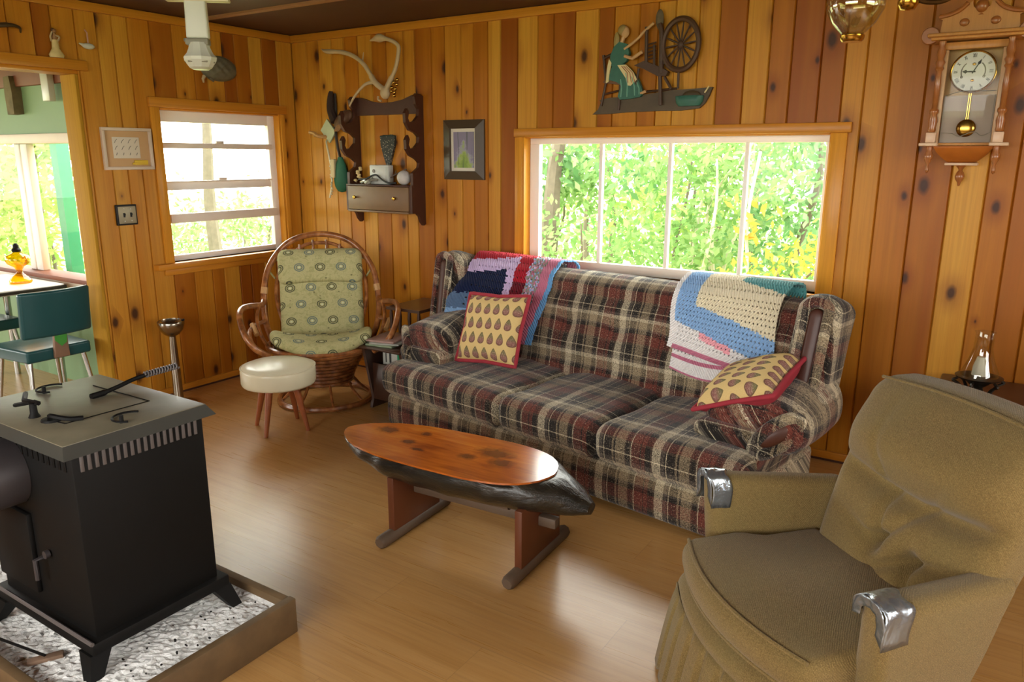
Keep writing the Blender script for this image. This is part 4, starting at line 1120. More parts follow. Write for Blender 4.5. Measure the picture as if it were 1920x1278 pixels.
sv('top_plate', IRONTOP, (hi[0][0], hi[1][0], hi[0][1], hi[2][1], .780, .787), .002)
# groove lines of the lift-out plate
m = MB(); z = .787 - .088
for a, b in (((-2.385, 1.222), (-2.09, 1.228)), ((-2.09, 1.228), (-2.095, .985)), ((-2.095, .985), (-2.16, .978))):
    m.tube([(a[0] + 2.215, a[1] - 1.11, z), (b[0] + 2.215, b[1] - 1.11, z)], .0022, 6)
m.build('plate_seam', CASTIRON, SV)
for cx, cy, a0 in ((-1.995, 1.11, 120), (-2.45, 1.13, 120)):
    m = MB(); m.tube([(cx + 2.215 + .045 * math.cos(math.radians(a0 + k * 12)), cy - 1.11 + .045 * math.sin(math.radians(a0 + k * 12)), z + .004) for k in range(18)], .0032, 6)
    m.tube([(cx + 2.215 + .02, cy - 1.11 - .035, z), (cx + 2.215 + .02, cy - 1.11 - .035, z + .022)], .006, 8); m.build('lid_ring', CASTIRON, SV)
m = MB(); m.lathe([(.016, 0), (.010, .012), (.009, .04), (.014, .045), (0, .046)], 10, (-2.225 + 2.215, .968 - 1.11, z)); 
m.tube([(-.14, -.10, z + .035), (-.05, -.145, z + .042), (0.01, -.135, z + .042)], .007, 6); m.tube([(-.10, -.15, z + .02), (-.02, -.13, z + .04)], .006, 6); m.build('damper_key', CASTIRON, SV)
m = MB(); m.tube(spl([(.04, -.125, z + .006), (.07, -.135, z + .016), (.11, -.11, z + .008), (.13, -.08, z + .006)], 5), .007, 6); m.lathe([(.028, 0), (.026, .006), (0, .008)], 12, (.06, -.13, z)); m.build('vent_lever', CASTIRON, SV)
for k in range(18):
    y = .945 + k * .0198; m = MB(); m.bev(.2495, .2535, y - 1.11, y + .010 - 1.11, .690 - .088, .735 - .088, r=.001); m.build('vent_bar', IRONGREY, body)
for k in range(16):
    x = -2.44 + k * .029; m = MB(); m.bev(x + 2.215, x + .012 + 2.215, -.188, -.1845, .690 - .088, .735 - .088, r=.001); m.build('vent_bar', CASTIRON, body)
sv('base_flange', CASTIRON, (-2.50, -1.942, .90, 1.34, .168, .205), .006)
m = MB(); m.tube([(-.285, -.208, .118), (.272, -.208, .118)], .006, 6); m.build('flange_rib', IRONGREY, SV)
for x, y in ((-1.968, .928), (-1.968, 1.315), (-2.47, .928), (-2.47, 1.315)):
    sx = 1 if x > -2.2 else -1; sy = 1 if y > 1.1 else -1; m = MB(); q = []
    for zz, w, o in ((.168, .060, 0), (.004, .034, .034)):
        cx, cy = x + 2.215 + sx * (o - .012), y - 1.11 + sy * (o + .002)
        q.append([m.vert((cx + i * w / 2, cy + j * w / 2, zz - .0 if zz < .1 else zz - .088)) for i, j in ((-1, -1), (1, -1), (1, 1), (-1, 1))])
    m.face(q[0]); m.face(q[1][::-1])
    for k in range(4): m.face((q[0][k], q[1][k], q[1][(k + 1) % 4], q[0][(k + 1) % 4]))
    m.build('leg', CASTIRON, SV, smooth=None)
m = MB(); m.lathe([(.098, .0), (.098, .16), (.093, .175), (.0, .176)], 24, (-2.30 + 2.215, -.186, .625 - .088), 'y'); m.build('flue_collar', PIPE, SV)
m = MB(); m.bev(-.245, -.02, -.20, -.182, .17, .42, r=.006); dr = m.build('ash_door', CASTIRON, SV)
m = MB(); m.tube([(.03, -.192, .30), (.03, -.215, .30), (.03, -.215, .24)], .007, 8); m.lathe([(.012, 0), (.012, .012)], 10, (.06, -.19, .32), 'y'); m.build('door_latch', PIPE, dr)
# lid lifter with a coil handle lying on the stove top
LL = thing('stove_lid_lifter', 'stove lid lifter with coiled wire handle reaching past the stove edge', 'lid lifter', (-2.27, 1.175, .787))
m = MB(); m.tube(spl([(.014, -.03, .006), (.012, .01, .008), (.006, .06, .014), (0, .11, .022), (.004, .15, .028)], 5), [.010] * 6 + [.007] * 15, 8); m.build('lifter_bar', CASTIRON, LL)
m = MB(); m.tube([(.004 + .042 * k / 100 + .009 * math.cos(k * .75), .15 + .092 * k / 100, .030 + .016 * k / 100 + .009 * math.sin(k * .75)) for k in range(101)], .0028, 5); m.build('coil_handle', IRONGREY, LL)
m = MB(); m.tube([(.004, .15, .028), (.046, .242, .046)], .004, 6); m.build('handle_core', CASTIRON, LL)
# little rake on the ash
RK = thing('ash_rake', 'small rusty ash rake lying on the flakes at lower left', 'rake', (-2.16, .872, .10))
m = MB(); m.tube([(-.45, -.105, .035), (0, 0, .006)], .004, 6); m.build('handle', CASTIRON, RK)
m = MB(); m.rbox((-.012, -.045, -.008), (.014, .045, .004), .002, 1, 1); m.xf(Matrix.Rotation(-.5, 4, 'Z')); m.build('blade', plain('rusty_iron', S(130, 104, 84), .7, var=.3), RK)
# ------------------------------------------------------------------ smoking stand
AS = thing('ashtray_stand', 'metal ashtray stand with a half-globe cup by the left wall', 'ashtray stand', (-4.17, 2.642, 0))
m = MB(); m.lathe([(.0, .435), (.02, .437), (.045, .452), (.066, .478), (.076, .51), (.078, .53), (.072, .535), (.068, .52), (.04, .49), (0, .487)], 24); m.build('cup', CHROME, AS, smooth=60)
m = MB(); m.tube([(.05, .04, .533), (.062, .05, .541)], .006, 8); m.build('rest_clip', CASTIRON, AS)
m = MB(); m.lathe([(.030, .02), (.027, .2), (.028, .21), (.026, .25), (.020, .437)], 14); m.build('pole', CHROME, AS)
m = MB(); m.lathe([(.11, 0), (.11, .008), (.09, .018), (.02, .028), (.014, .04), (0, .041)], 24); m.build('base', CHROME, AS)

# ------------------------------------------------------------------ kitchen furniture
KT = thing('kitchen_table', 'pale-topped kitchen table under the kitchen window', 'table', (-5.45, 2.02, 0))
m = MB(); m.rbox((-.36, -.52, .665), (.395, .48, .70), .012, 2, (3, 3, 1)); m.build('tabletop', plain('pale_laminate', S(206, 204, 196), .35, var=.04), KT)
m = MB(); m.bev(-.365, .400, -.525, .485, .672, .692, r=.003); m.build('edge_band', plain('dark_edge', S(48, 46, 40), .4), KT)
for x in (-.30, .33):
    for y in (-.45, .42): m = MB(); m.lathe([(.018, 0), (.022, .665)], 12, (x, y, 0)); m.build('leg', STEEL, KT)
def dining_chair(label, loc, rz):
    t = thing('dinette_chair', label, 'chair', loc, rz, 'teal kitchen chairs')
    m = MB(); m.rbox((-.19, -.19, .375), (.19, .19, .445), .014, 3, (6, 6, 2), lambda x, y, z: (x * (1 + .05 * (-y) / .19), y, z + .008 * math.cos(x * 8) * math.cos(y * 8) * ss(.42, .445, z))); m.build('seat', TEAL, t)
    m = MB(); m.rbox((-.195, .20, .515), (.195, .235, .775), .015, 3, (8, 1, 5), lambda x, y, z: (x, y - .035 * (x / .195) ** 2 + .10 * (z - .5), z)); m.build('backrest', TEAL, t)
    m = MB(); m.rbox((-.04, .192, .385), (.04, .214, .60), .006, 2, (1, 1, 4), lambda x, y, z: (x * (1.1 - .25 * (z - .38) / .2), y + .03 * max(0, z - .44) * 3, z)); o = m.build('back_bracket', plain('tan_bracket', S(140, 112, 92), .4, .3), t); o['label'] = 'tan bracket'
    m = MB(); m.prism([(-.03, .47), (-.034, .545), (.034, .56), (.036, .49), (0, .45)], .2142, .2166, 'xz'); m.xf(Matrix.Translation((0, -.0, 0)) @ Matrix.Rotation(0, 4, 'X')); m.v = [(x, y + .03 * max(0, z - .44) * 3, z) for x, y, z in m.v]; m.build('green_reflection', plain('green_reflection', S(66, 146, 58), .5), o, smooth=None)  # green shape paints a reflection onto the bracket
    for x in (-1, 1):
        for y in (-1, 1): m = MB(); m.tube([(x * .15, y * .15, .38), (x * .19, y * .20, 0)], [.013, .010], 10); m.build('leg', STEEL, t)
    return t
dining_chair('teal vinyl dinette chair seen from behind in the kitchen doorway', (-4.64, 2.115, 0), math.radians(-88))
dining_chair('teal dinette chair at the far left edge behind the nearer kitchen chair', (-5.655, 2.20, 0), math.radians(92))
KL = thing('oil_lamp', 'amber glass oil lamp on the kitchen table', 'oil lamp', (-5.31, 2.352, .70))
m = MB(); m.lathe([(.062, 0), (.066, .012), (.06, .025), (.035, .05), (.02, .065), (.018, .085), (.03, .105), (.062, .125), (.072, .15), (.066, .175), (.03, .192), (.022, .2)], 28); m.build('amber_font', AMBER, KL, smooth=60)
m = MB(); m.lathe([(.024, .2), (.028, .215), (.018, .225), (.018, .24), (.008, .255), (0, .256)], 14); m.build('burner', CASTIRON, KL)
m = MB(); m.tube(spl([(.066, .0, .165), (.10, 0, .175), (.11, 0, .15), (.09, 0, .13), (.055, 0, .12)], 4), .006, 8); m.build('glass_handle', AMBER, KL)
m = MB(); m.prism([(-5.505, 1.755), (-5.42, 1.758), (-5.415, 1.9), (-5.43, 1.99), (-5.50, 1.985), (-5.51, 1.88)], -.02, .042, 'xz')
o = m.build('rustic_wood_block', plain('mossy_bark_wood', S(108, 96, 66), .8, var=.4, scale=20, bump=.4), loc=(0, 2.53, 0)); tag(o, 'rough barked wood slab hanging above the kitchen window', 'wood slab')
m = MB(); m.bev(-.04, .045, -.04, 0, -.085, .085, r=.006); o = m.build('wall_box', WHITEPL, loc=(-4.985, 2.538, 1.905)); tag(o, 'white upright box fixed high on the kitchen wall beside the doorway', 'box')

# ------------------------------------------------------------------ things on the left wall
def left(name, mat, prof, d0, d1, par=None, sm=30, loc=(0, 0, 0)):
    m = MB(); m.prism(prof, XL + d0, XL + d1, 'yz'); return m.build(name, mat, par, smooth=sm, loc=loc)
CF = thing('framed_certificate', 'pale framed certificate with yellow ribbon on the left wall', 'framed certificate', (XL, 2.625, 1.42))
def cf(name, mat, y0, y1, z0, z1, d0, d1, par=CF):
    m = MB(); m.bev(d0, d1, y0 - 2.625, y1 - 2.625, z0 - 1.42, z1 - 1.42, r=.002); return m.build(name, mat, par)
for b in ((2.474, 2.778, 1.64, 1.658), (2.474, 2.778, 1.42, 1.438), (2.474, 2.492, 1.438, 1.64), (2.760, 2.778, 1.438, 1.64)): cf('frame', PALEFR, *b, 0, .022)
cf('mat_board', TANMAT, 2.492, 2.76, 1.438, 1.64, .002, .010)
sh = cf('sheet', PAPER, 2.535, 2.70, 1.485, 1.605, .010, .012)
m = MB()
for r in range(3):
    for c in range(4):
        y, z = 2.555 + c * .041 - 2.625, 1.585 - r * .037 - 1.42
        if r < 2: m.tube([(.0125, y - .008, z - .014), (.0125, y, z), (.0125, y + .009, z + .008)], .0016, 5)
        else: m.tube([(.0125, y - .003, z - .008), (.0125, y + .003, z + .006)], .002, 5)
m.build('ink_marks', GREYPL, sh)
m = MB(); m.bev(.011, .017, 2.655 - 2.625, 2.742 - 2.625, 1.447 - 1.42, 1.475 - 1.42, r=.003); m.build('yellow_ribbon', YELLOW, CF)
m = MB(); m.tube([(.014, .05, .04), (.014, .02, .034)], .006, 6); m.build('ribbon_tail', YELLOW, CF)
SW = thing('switch_plate', 'dark framed double switch plate below the certificate', 'switch plate', (XL, 2.572, 1.16))
m = MB(); m.bev(0, .016, -.064, .064, -.06, .06, r=.004); m.build('backplate', BLACK, SW)
m = MB(); m.bev(.016, .021, -.054, .054, -.05, .05, r=.003); m.build('cover', plain('grey_cover', S(150, 140, 112), .4, .2), SW)
for y in (-.02, .022):
    m = MB(); m.bev(.020, .0225, y - .006, y + .006, -.013, .013, r=.001); m.bev(.021, .032, y - .0035, y + .0035, -.002, .010, r=.001); m.build('toggle', BLACK, SW)
    for z in (-.036, .036): m = MB(); m.lathe([(.003, .021), (.0025, .0225), (0, .023)], 8, (0, y, z), 'x'); m.build('screw', STEEL, SW)
# dark oval turtle-like plaque
OV = thing('oval_plaque', 'dark lumpy oval turtle plaque on the left wall behind the hanging white lamp', 'plaque', (XL, 3.30, 2.045))
m = MB()
def ov(u, v):
    a = 2 * PI * u; r = v; y = .135 * r * math.cos(a) * (1 - .1 * math.sin(a)); z = .078 * r * math.sin(a)
    h = .035 * math.sqrt(max(0, 1 - r * r)) + .006 * math.sin(y * 95) * math.sin(z * 110) * (1 - r)
    return (.006 + h, y, z)
m.grid(36, 12, ov, uv=False); m.lathe([(.0, -.003), (1, -.003), (1, .008), (0, .008)], 36, axis='x')
for i in range(len(m.v)):
    if i >= 37 * 13: x, y, z = m.v[i]; m.v[i] = (x, y * .135, z * .078)
m.build('shell', PEWTER, OV, smooth=60)
m = MB(); m.tube([(.012, -.115, -.055), (.016, -.13, -.075), (.014, -.125, -.095)], [.012, .009, .005], 8); m.build('foot', BONE, OV)
m = MB(); m.tube([(.012, -.08, -.06), (.014, -.05, -.082)], [.012, .005], 8); m.build('tail', PEWTER, OV)
# figurine and bell above the doorway, branch at the far left
FG = thing('figurine', 'small cream angel figurine standing on the kitchen door head board', 'figurine', (XL + .018, 2.283, 2.008))
m = MB(); m.lathe([(.036, 0), (.04, .014), (.030, .03), (.02, .045), (.018, .075), (.016, .09), (0, .092)], 16, sx=.55); m.build('skirt', SHELLC, FG, smooth=60)
m = MB(); m.tube(spl([(0, -.018, .08), (.004, -.022, .105), (0, -.008, .128)], 4), .005, 6); m.tube(spl([(0, .016, .085), (.006, .022, .105), (.006, .0, .112)], 4), .005, 6); m.build('arms', BONE, FG)
m = MB(); m.sphere((0, .002, .135), .011, 10, 8); m.lathe([(.010, .09), (.012, .105), (.006, .125)], 10); m.build('head_and_bust', plain('figurine_tan', S(150, 110, 72), .5), FG)
m = MB(); m.sphere((-.003, -.002, .138), (.010, .011, .011), 10, 6); m.build('hair', LEATH, FG)
WB = thing('white_bird_ornament', 'small white hanging ornament on the wall right of the figurine', 'ornament', (XL + .02, 2.46, 2.085))
m = MB(); m.sphere((0, .0, 0), (.014, .036, .016), 12, 8); m.tube([(0, -.03, .004), (0, -.05, .010)], [.009, .003], 8); m.build('body', WHITEPL, WB)
m = MB(); m.tube([(-.018, 0, .085), (0, 0, .07), (0, .0, .014)], .004, 6); m.build('hanger', plain('pink_cord', S(196, 150, 140), .6), WB)
m = MB(); m.tube(spl([(XL + .02, 1.80, 2.085), (XL + .05, 1.95, 2.12), (XL + .05, 2.05, 2.138), (XL + .02, 2.112, 2.136), (XL + .0, 2.125, 2.115)], 6), [.012] * 12 + [.010 - .0005 * i for i in range(13)], 8)
tag(m.build('curved_horn', plain('dark_horn', S(70, 52, 34), .5, var=.3, scale=30)), 'dark curved horn mounted above the doorway at the left edge', 'horn')

# ------------------------------------------------------------------ white hanging spot lamp
HL = thing('hanging_spot_lamp', 'white plastic spot lamp hanging from the ceiling near the left wall', 'ceiling lamp', (-2.785, 2.01, 0), math.radians(40))
m = MB(); m.rbox((-.036, -.018, 1.95), (.036, .018, 2.308), .006, 2, 1, lambda x, y, z: (x * (1 + .18 * (2.3 - z) / .35), y, z)); m.build('drop_arm', WHITEPL, HL)
m = MB(); m.bev(-.11, .13, -.02, .02, 2.086, 2.098, r=.003); m.build('cross_bar', plain('cream_bar', S(206, 200, 168), .5), HL)
m = MB(); m.bev(-.05, .05, -.05, .05, 2.306, 2.320, r=.004); m.build('ceiling_plate', WHITEPL, HL)
m = MB(); m.rbox((-.046, -.024, 1.925), (.040, .024, 1.95), .004, 1, 1); m.lathe([(.007, 0), (.007, .012)], 8, (-.055, 0, 1.945), 'x'); m.build('collar', GREYPL, HL)
m = MB(); m.lathe([(.036, 1.935), (.042, 1.915), (.052, 1.893), (.064, 1.880), (.062, 1.868), (.044, 1.842), (.030, 1.834), (0, 1.834)], 10); m.build('lamp_head', WHITEPL, HL, smooth=20)
m = MB(); 
for a in range(0, 360, 60): m.rbox((.048, -.012, 1.858), (.056, .012, 1.866), .002, 1, 1, lambda x, y, z, a=a: (x * math.cos(math.radians(a)) - y * math.sin(math.radians(a)), x * math.sin(math.radians(a)) + y * math.cos(math.radians(a)), z))
m.build('vent_slots', GREYPL, HL)

# ------------------------------------------------------------------ brass hanging lamp with glass font (top edge, right)
DZ = -.055
BL = thing('brass_hanging_lamp', 'brass hanging lamp with clear glass bowl at the top right', 'hanging lamp', (-.33, 2.66, 1.86))
m = MB(); m.lathe([(0, .004), (.03, .003), (.036, .008), (.062, .035), (.082, .072), (.084, .095), (.07, .13), (.045, .16), (.03, .175)], 32, (-.145, -.03, 0)); m.build('glass_bowl', thin_glass('bowl_glass', (.88, .88, .82), .24, .6), BL, smooth=60)
m = MB(); m.lathe([(.0, .030), (.058, .032), (.080, .074), (0, .075)], 28, (-.145, -.03, 0)); m.build('lamp_oil', thin_glass('pale_lamp_oil', (.93, .90, .70)), BL, smooth=60)
m = MB(); m.lathe([(.0, -.018), (.028, -.018), (.034, -.012), (.036, .0), (.03, .003)], 20, (-.145, -.03, 0)); m.build('bottom_cap', BRASS, BL)
m = MB(); m.lathe([(.03, .175), (.034, .19), (.02, .21), (0, .212)], 16, (-.145, -.03, 0)); m.build('burner_collar', BRASS, BL)
m = MB(); m.lathe([(0, .062), (.02, .065), (.03, .082), (.028, .107), (.015, .13), (.015, .3), (.02, .32), (.012, .34), (.012, .44), (.05, .452), (.05, .46)], 20, (-.005, 0, 0)); m.build('centre_column', BRASS, BL, smooth=60)
m = MB(); m.tube(spl([(0, 0, .17), (-.06, -.012, .145), (-.12, -.025, .19), (-.145, -.03, .205)], 6), .008, 8); m.build('arm', BRASS, BL)
m = MB(); m.tube(spl([(0, 0, .10), (.05, .02, .085), (.10, .035, .095), (.16, .06, .16)], 6), .009, 8); m.build('arm', plain('dark_brass', S(80, 56, 30), .35, .8), BL)

# ------------------------------------------------------------------ pendulum wall clock
CK = thing('pendulum_clock', 'golden oak pendulum wall clock with turned columns at upper right', 'clock', (-.207, YB, 1.35))
def ck(name, mat, b, r=.003, par=CK): 
    m = MB(); m.bev(b[0], b[1], b[2], b[3], b[4] - 1.35, b[5] - 1.35, r=r); return m.build(name, mat, par)
F = -.13
ck('case_back', plain('clock_case_back', S(226, 192, 140), .5, var=.05), (-.128, .128, -.02, 0, 1.55, 1.965))
for s in (-1, 1): ck('case_side', OAKC, (s * .124 - .006, s * .124 + .006, F + .02, -.0, 1.55, 1.965))
ck('door_rail', OAKC, (-.118, .118, F + .012, F + .028, 1.935, 1.965)); ck('door_rail', OAKC, (-.118, .118, F + .012, F + .028, 1.55, 1.562))
for s in (-1, 1): ck('door_stile', plain('pale_oak', S(196, 156, 116), .4), (s * .106 - .010, s * .106 + .010, F + .012, F + .028, 1.562, 1.935))
def frosted():
    n = NT('frosted_clock_panel'); a = n.add('BsdfTransparent'); b = n.add('BsdfDiffuse'); b.inputs[0].default_value = (*S(206, 192, 182), 1); x = n.add('MixShader'); x.inputs[0].default_value = .62
    n.set(x.inputs[1], a.outputs[0]); n.set(x.inputs[2], b.outputs[0]); n.t.links.new(x.outputs[0], n.out.inputs[0]); return n.mat
ck('frosted_panel', frosted(), (-.094, .094, F + .052, F + .055, 1.562, 1.755), .0005)
ck('door_glass', SMOKE, (-.096, .096, F + .018, F + .021, 1.562, 1.935), .0005)
ck('cornice', OAKC, (-.165, .165, F - .03, 0, 1.972, 1.984), .004); ck('cornice', OAKC, (-.180, .180, F - .045, 0, 1.984, 1.998), .005)
for s in (-1, 1):
    m = MB(); m.lathe([(.0, 0), (.032, 0), (.036, .008), (.032, .018), (0, .018)], 20, (s * .172, F + .02, 1.995 - 1.35), 'y'); m.build('corner_boss', OAKD, CK)
m = MB(); half = [(0, 2.005), (.14, 2.005), (.135, 2.055), (.15, 2.064), (.145, 2.078), (.10, 2.072), (.07, 2.085), (.05, 2.11), (.035, 2.118), (.03, 2.098), (0, 2.075)]
pl = half + [(-x, z) for x, z in half[::-1][1:-1]]
m.prism([(x, z - 1.35) for x, z in pl], F + .045, F + .02, 'xz'); m.build('pediment', OAKC, CK, smooth=30)
for s in (-1, 1):
    m = MB(); m.tube(spl([(s * .148, F + .015, 2.068 - 1.35), (s * .11, F + .012, 2.074 - 1.35), (s * .075, F + .012, 2.09 - 1.35), (s * .05, F + .012, 2.114 - 1.35)], 5), .009, 8); m.build('scroll', OAKD, CK)
    m = MB(); m.sphere((s * .055, F + .018, 2.04 - 1.35), (.018, .008, .016), 12, 8); m.build('rosette', OAKD, CK)
m = MB(); m.lathe([(.014, .735), (.01, .742), (.02, .752), (.026, .768), (.02, .786), (.006, .796), (0, .798)], 16, (0, F + .03, -.02)); m.build('ball_finial', OAKD, CK, smooth=60)
for s in (-1, 1):
    m = MB(); m.lathe([(.012, .255), (.016, .262), (.014, .275), (.018, .30), (.012, .325), (.018, .335), (.018, .345), (.011, .352), (.012, .44), (.010, .50), (.017, .51), (.012, .52), (.019, .535), (.012, .548), (.017, .575), (.010, .60), (.014, .618)], 14, (s * .122, F - .006, 0)); m.build('turned_column', OAKD, CK, smooth=60)
    ck('column_block', plain('oak_block', S(214, 178, 148), .35), (s * .122 - .019, s * .122 + .019, F - .025, F + .02, 1.562, 1.604))
    ck('bracket_shelf', plain('oak_shelf_edge', S(206, 172, 140), .3), (s * .128 - .035, s * .128 + .035, F - .035, 0, 1.548, 1.562))
    m = MB(); m.lathe([(0, .085), (.006, .09), (.008, .10), (.005, .12), (.016, .145), (.018, .16), (.010, .178), (.012, .19), (.01, .198)], 14, (s * .122, F - .005, 0)); m.build('drop_finial', OAKD, CK, smooth=60)
m = MB()
rows = []
for k in range(9):
    t = k / 8; z = 1.548 - .068 * t; w = .108 - .058 * t ** 1.6; d = .125 - .05 * t ** 1.6; rows.append([m.vert(p) for p in ((-w, -d, z - 1.35), (w, -d, z - 1.35), (w, 0, z - 1.35), (-w, 0, z - 1.35))])
for a, b in zip(rows, rows[1:]):
    for k in range(4): m.face((a[k], b[k], b[(k + 1) % 4], a[(k + 1) % 4]))
m.face(rows[0]); m.face(rows[-1][::-1]); m.build('bowl_base', OAKB, CK, smooth=50)
ck('base_ledge', plain('oak_base_edge', S(206, 172, 140), .3), (-.062, .062, -.085, 0, 1.468, 1.480))
m = MB(); m.lathe([(0, .03), (.005, .034), (.006, .045), (.016, .06), (.019, .072), (.014, .088), (.007, .098), (.012, .108), (.02, .117)], 16, (0, -.05, 0)); m.build('ball_drop', OAKD, CK, smooth=60)
DC = (0, F + .030, 1.846 - 1.35)
m = MB(); m.lathe([(0, 0), (.079, 0), (.079, .004), (0, .004)], 36, (DC[0], DC[1], DC[2]), 'y'); dial = m.build('dial', CREAM, CK, smooth=30)
m = MB(); m.tube([(.081 * math.cos(2 * PI * k / 40), DC[1] - .004, DC[2] + .081 * math.sin(2 * PI * k / 40)) for k in range(40)], .004, 8, closed=True); m.build('bezel', BRASS, CK)
ROM = ['XII', 'I', 'II', 'III', 'IV', 'V', 'VI', 'VII', 'VIII', 'IX', 'X', 'XI']
for h, s in enumerate(ROM):
    a = h * PI / 6; m = MB(); R0 = .064; H = .014; x = -.0042 * (len(s) - 1) / 2 * 1.1
    st = []
    for c in s:
        if c == 'I': st.append(((x, -H / 2), (x, H / 2)))
        elif c == 'V': st += [((x - .003, H / 2), (x, -H / 2)), ((x, -H / 2), (x + .003, H / 2))]
        else: st += [((x - .003, H / 2), (x + .003, -H / 2)), ((x - .003, -H / 2), (x + .003, H / 2))]
        x += .0046
    for (x0, z0), (x1, z1) in st:
        P2 = lambda x, z: (math.cos(a) * x + math.sin(a) * (z + R0), DC[1] - .0045, DC[2] - math.sin(a) * x + math.cos(a) * (z + R0))
        m.tube([P2(x0, z0), P2(x1, z1)], .0009, 5)
    m.build('numeral', BLACK, dial)
def hand(name, ang, L, w):
    m = MB(); c, s = math.cos(ang), math.sin(ang); P2 = lambda x, z: (x * c + z * s, -x * s + z * c)
    pl = [P2(-w * .5, -.008), P2(w * .5, -.008), P2(w * .4, L * .55), P2(w * 1.3, L * .68), P2(0, L), P2(-w * 1.3, L * .68), P2(-w * .4, L * .55)]
    m.prism([(x, z + DC[2]) for x, z in pl], DC[1] - .0065, DC[1] - .008, 'xz'); m.build(name, BLACK, CK, smooth=None)
hand('minute_hand', math.radians(28), .055, .0045); hand('hour_hand', math.radians(272), .040, .006)
m = MB()
for s in (-1, 1):
    m.tube([(s * .043 * math.cos(b), DC[1] - .005, DC[2] + .043 * math.sin(b)) for b in [math.radians(-25 + 75 * k / 10) for k in range(11)]], .0022, 6)
    m.sphere((s * .040, DC[1] - .005, DC[2] - .020), (.0055, .003, .0055), 8, 6)
m.build('winding_arcs', GREYPL, dial)
for z in (.030, -.034): m = MB(); m.sphere((0, DC[1] - .004, DC[2] + z), (.007, .003, .006), 10, 6); m.build('winding_hole', BRASS, dial)
m = MB(); m.tube([(-.004, F + .04, 1.77 - 1.35), (-.004, F + .04, 1.64 - 1.35)], .0025, 6); m.tube([(.003, F + .04, 1.77 - 1.35), (.003, F + .04, 1.64 - 1.35)], .0025, 6)
pr = m.build('pendulum_rod', BRASS, CK)
m = MB(); m.lathe([(0, .006), (.02, .005), (.034, 0), (.036, -.003), (0, -.004)], 28, (0, F + .035, 1.622 - 1.35), 'y'); m.build('pendulum_bob', BRASS, pr, smooth=60)
m = MB()
m.tube(spl([(-.09, F + .0165, 1.752 - 1.35), (-.05, F + .0165, 1.765 - 1.35), (0, F + .0165, 1.772 - 1.35), (.05, F + .0165, 1.768 - 1.35), (.09, F + .0165, 1.768 - 1.35)], 5), .0014, 5)
m.tube(spl([(-.09, F + .0165, 1.602 - 1.35), (-.05, F + .0165, 1.60 - 1.35), (-.02, F + .0165, 1.588 - 1.35), (.03, F + .0165, 1.606 - 1.35), (.06, F + .0165, 1.590 - 1.35), (.09, F + .0165, 1.602 - 1.35)], 5), .0014, 5)
for s in (-1, 1): m.tube([(s * .09, F + .0165, 1.60 - 1.35), (s * .09, F + .0165, 1.752 - 1.35)], .0012, 5)
m.build('etched_line', GREYPL, CK)
# ------------------------------------------------------------------ spinning-wheel wall plaque
SP = thing('spinning_wheel_plaque', 'painted relief of a person in teal at a spinning wheel above the window', 'wall plaque', (-1.65, YB, 1.73))
def sp(name, mat, poly, d0, d1, par=SP, sm=30):
    m = MB(); m.prism([(x + 1.65, z - 1.73) for x, z in poly], -d0, -d1, 'xz'); return m.build(name, mat, par, smooth=sm)
def spt(name, mat, pts, r, d, par=SP):
    m = MB(); m.tube([(x + 1.65, -d, z - 1.73) for x, z in pts], r, 8); return m.build(name, mat, par)
sp('ground_board', OLIVEB, [(-2.005, 1.727), (-1.97, 1.752), (-1.955, 1.79), (-1.965, 1.80), (-1.90, 1.812), (-1.80, 1.812), (-1.70, 1.82), (-1.55, 1.835), (-1.42, 1.838), (-1.335, 1.842), (-1.352, 1.80), (-1.372, 1.765), (-1.40, 1.742), (-1.50, 1.733), (-1.62, 1.735), (-1.80, 1.733), (-1.92, 1.727)], .004, .022)
CHP = PLBROWN
for pts, r in (([(-1.945, 2.03), (-1.925, 1.90), (-1.918, 1.885)], .008), ([(-1.925, 1.89), (-1.95, 1.77)], .007), ([(-1.84, 1.875), (-1.845, 1.745)], .008), ([(-1.94, 2.015), (-1.90, 2.03)], .008), ([(-1.90, 2.03), (-1.895, 1.90)], .006), ([(-1.93, 1.83), (-1.85, 1.845)], .005)): spt('chair_rail', CHP, pts, r, .026)
sp('chair_seat', plain('plaque_seat_brown', S(104, 70, 44), .5), [(-1.935, 1.888), (-1.83, 1.872), (-1.825, 1.886), (-1.93, 1.90)], .018, .042)
sp('skirt', PLTEAL, [(-1.905, 1.90), (-1.88, 1.975), (-1.83, 1.985), (-1.78, 1.95), (-1.735, 1.905), (-1.70, 1.83), (-1.715, 1.808), (-1.77, 1.80), (-1.83, 1.797), (-1.845, 1.815), (-1.825, 1.87), (-1.86, 1.89)], .022, .046)
sp('bodice', PLTEAL, [(-1.89, 1.97), (-1.895, 2.02), (-1.875, 2.065), (-1.845, 2.088), (-1.80, 2.075), (-1.785, 2.03), (-1.80, 1.99), (-1.83, 1.97)], .024, .048)
sp('apron', PLCREAM, [(-1.85, 1.972), (-1.80, 1.972), (-1.755, 1.93), (-1.735, 1.895), (-1.77, 1.865), (-1.79, 1.868), (-1.80, 1.905), (-1.83, 1.945)], .044, .050)
sp('apron_bow', PLCREAM, [(-1.90, 2.005), (-1.885, 1.985), (-1.895, 1.94), (-1.90, 1.89), (-1.915, 1.885), (-1.912, 1.95)], .044, .050)
for a_, b_ in (((-1.80, 1.93), (-1.79, 1.81)), ((-1.765, 1.91), (-1.745, 1.815)), ((-1.83, 1.90), (-1.825, 1.81)), ((-1.735, 1.88), (-1.72, 1.82))): spt('skirt_fold', plain('plaque_teal_light', S(96, 146, 128), .5), [a_, ((a_[0] + b_[0]) / 2 + .006, (a_[1] + b_[1]) / 2), b_], .004, .047)
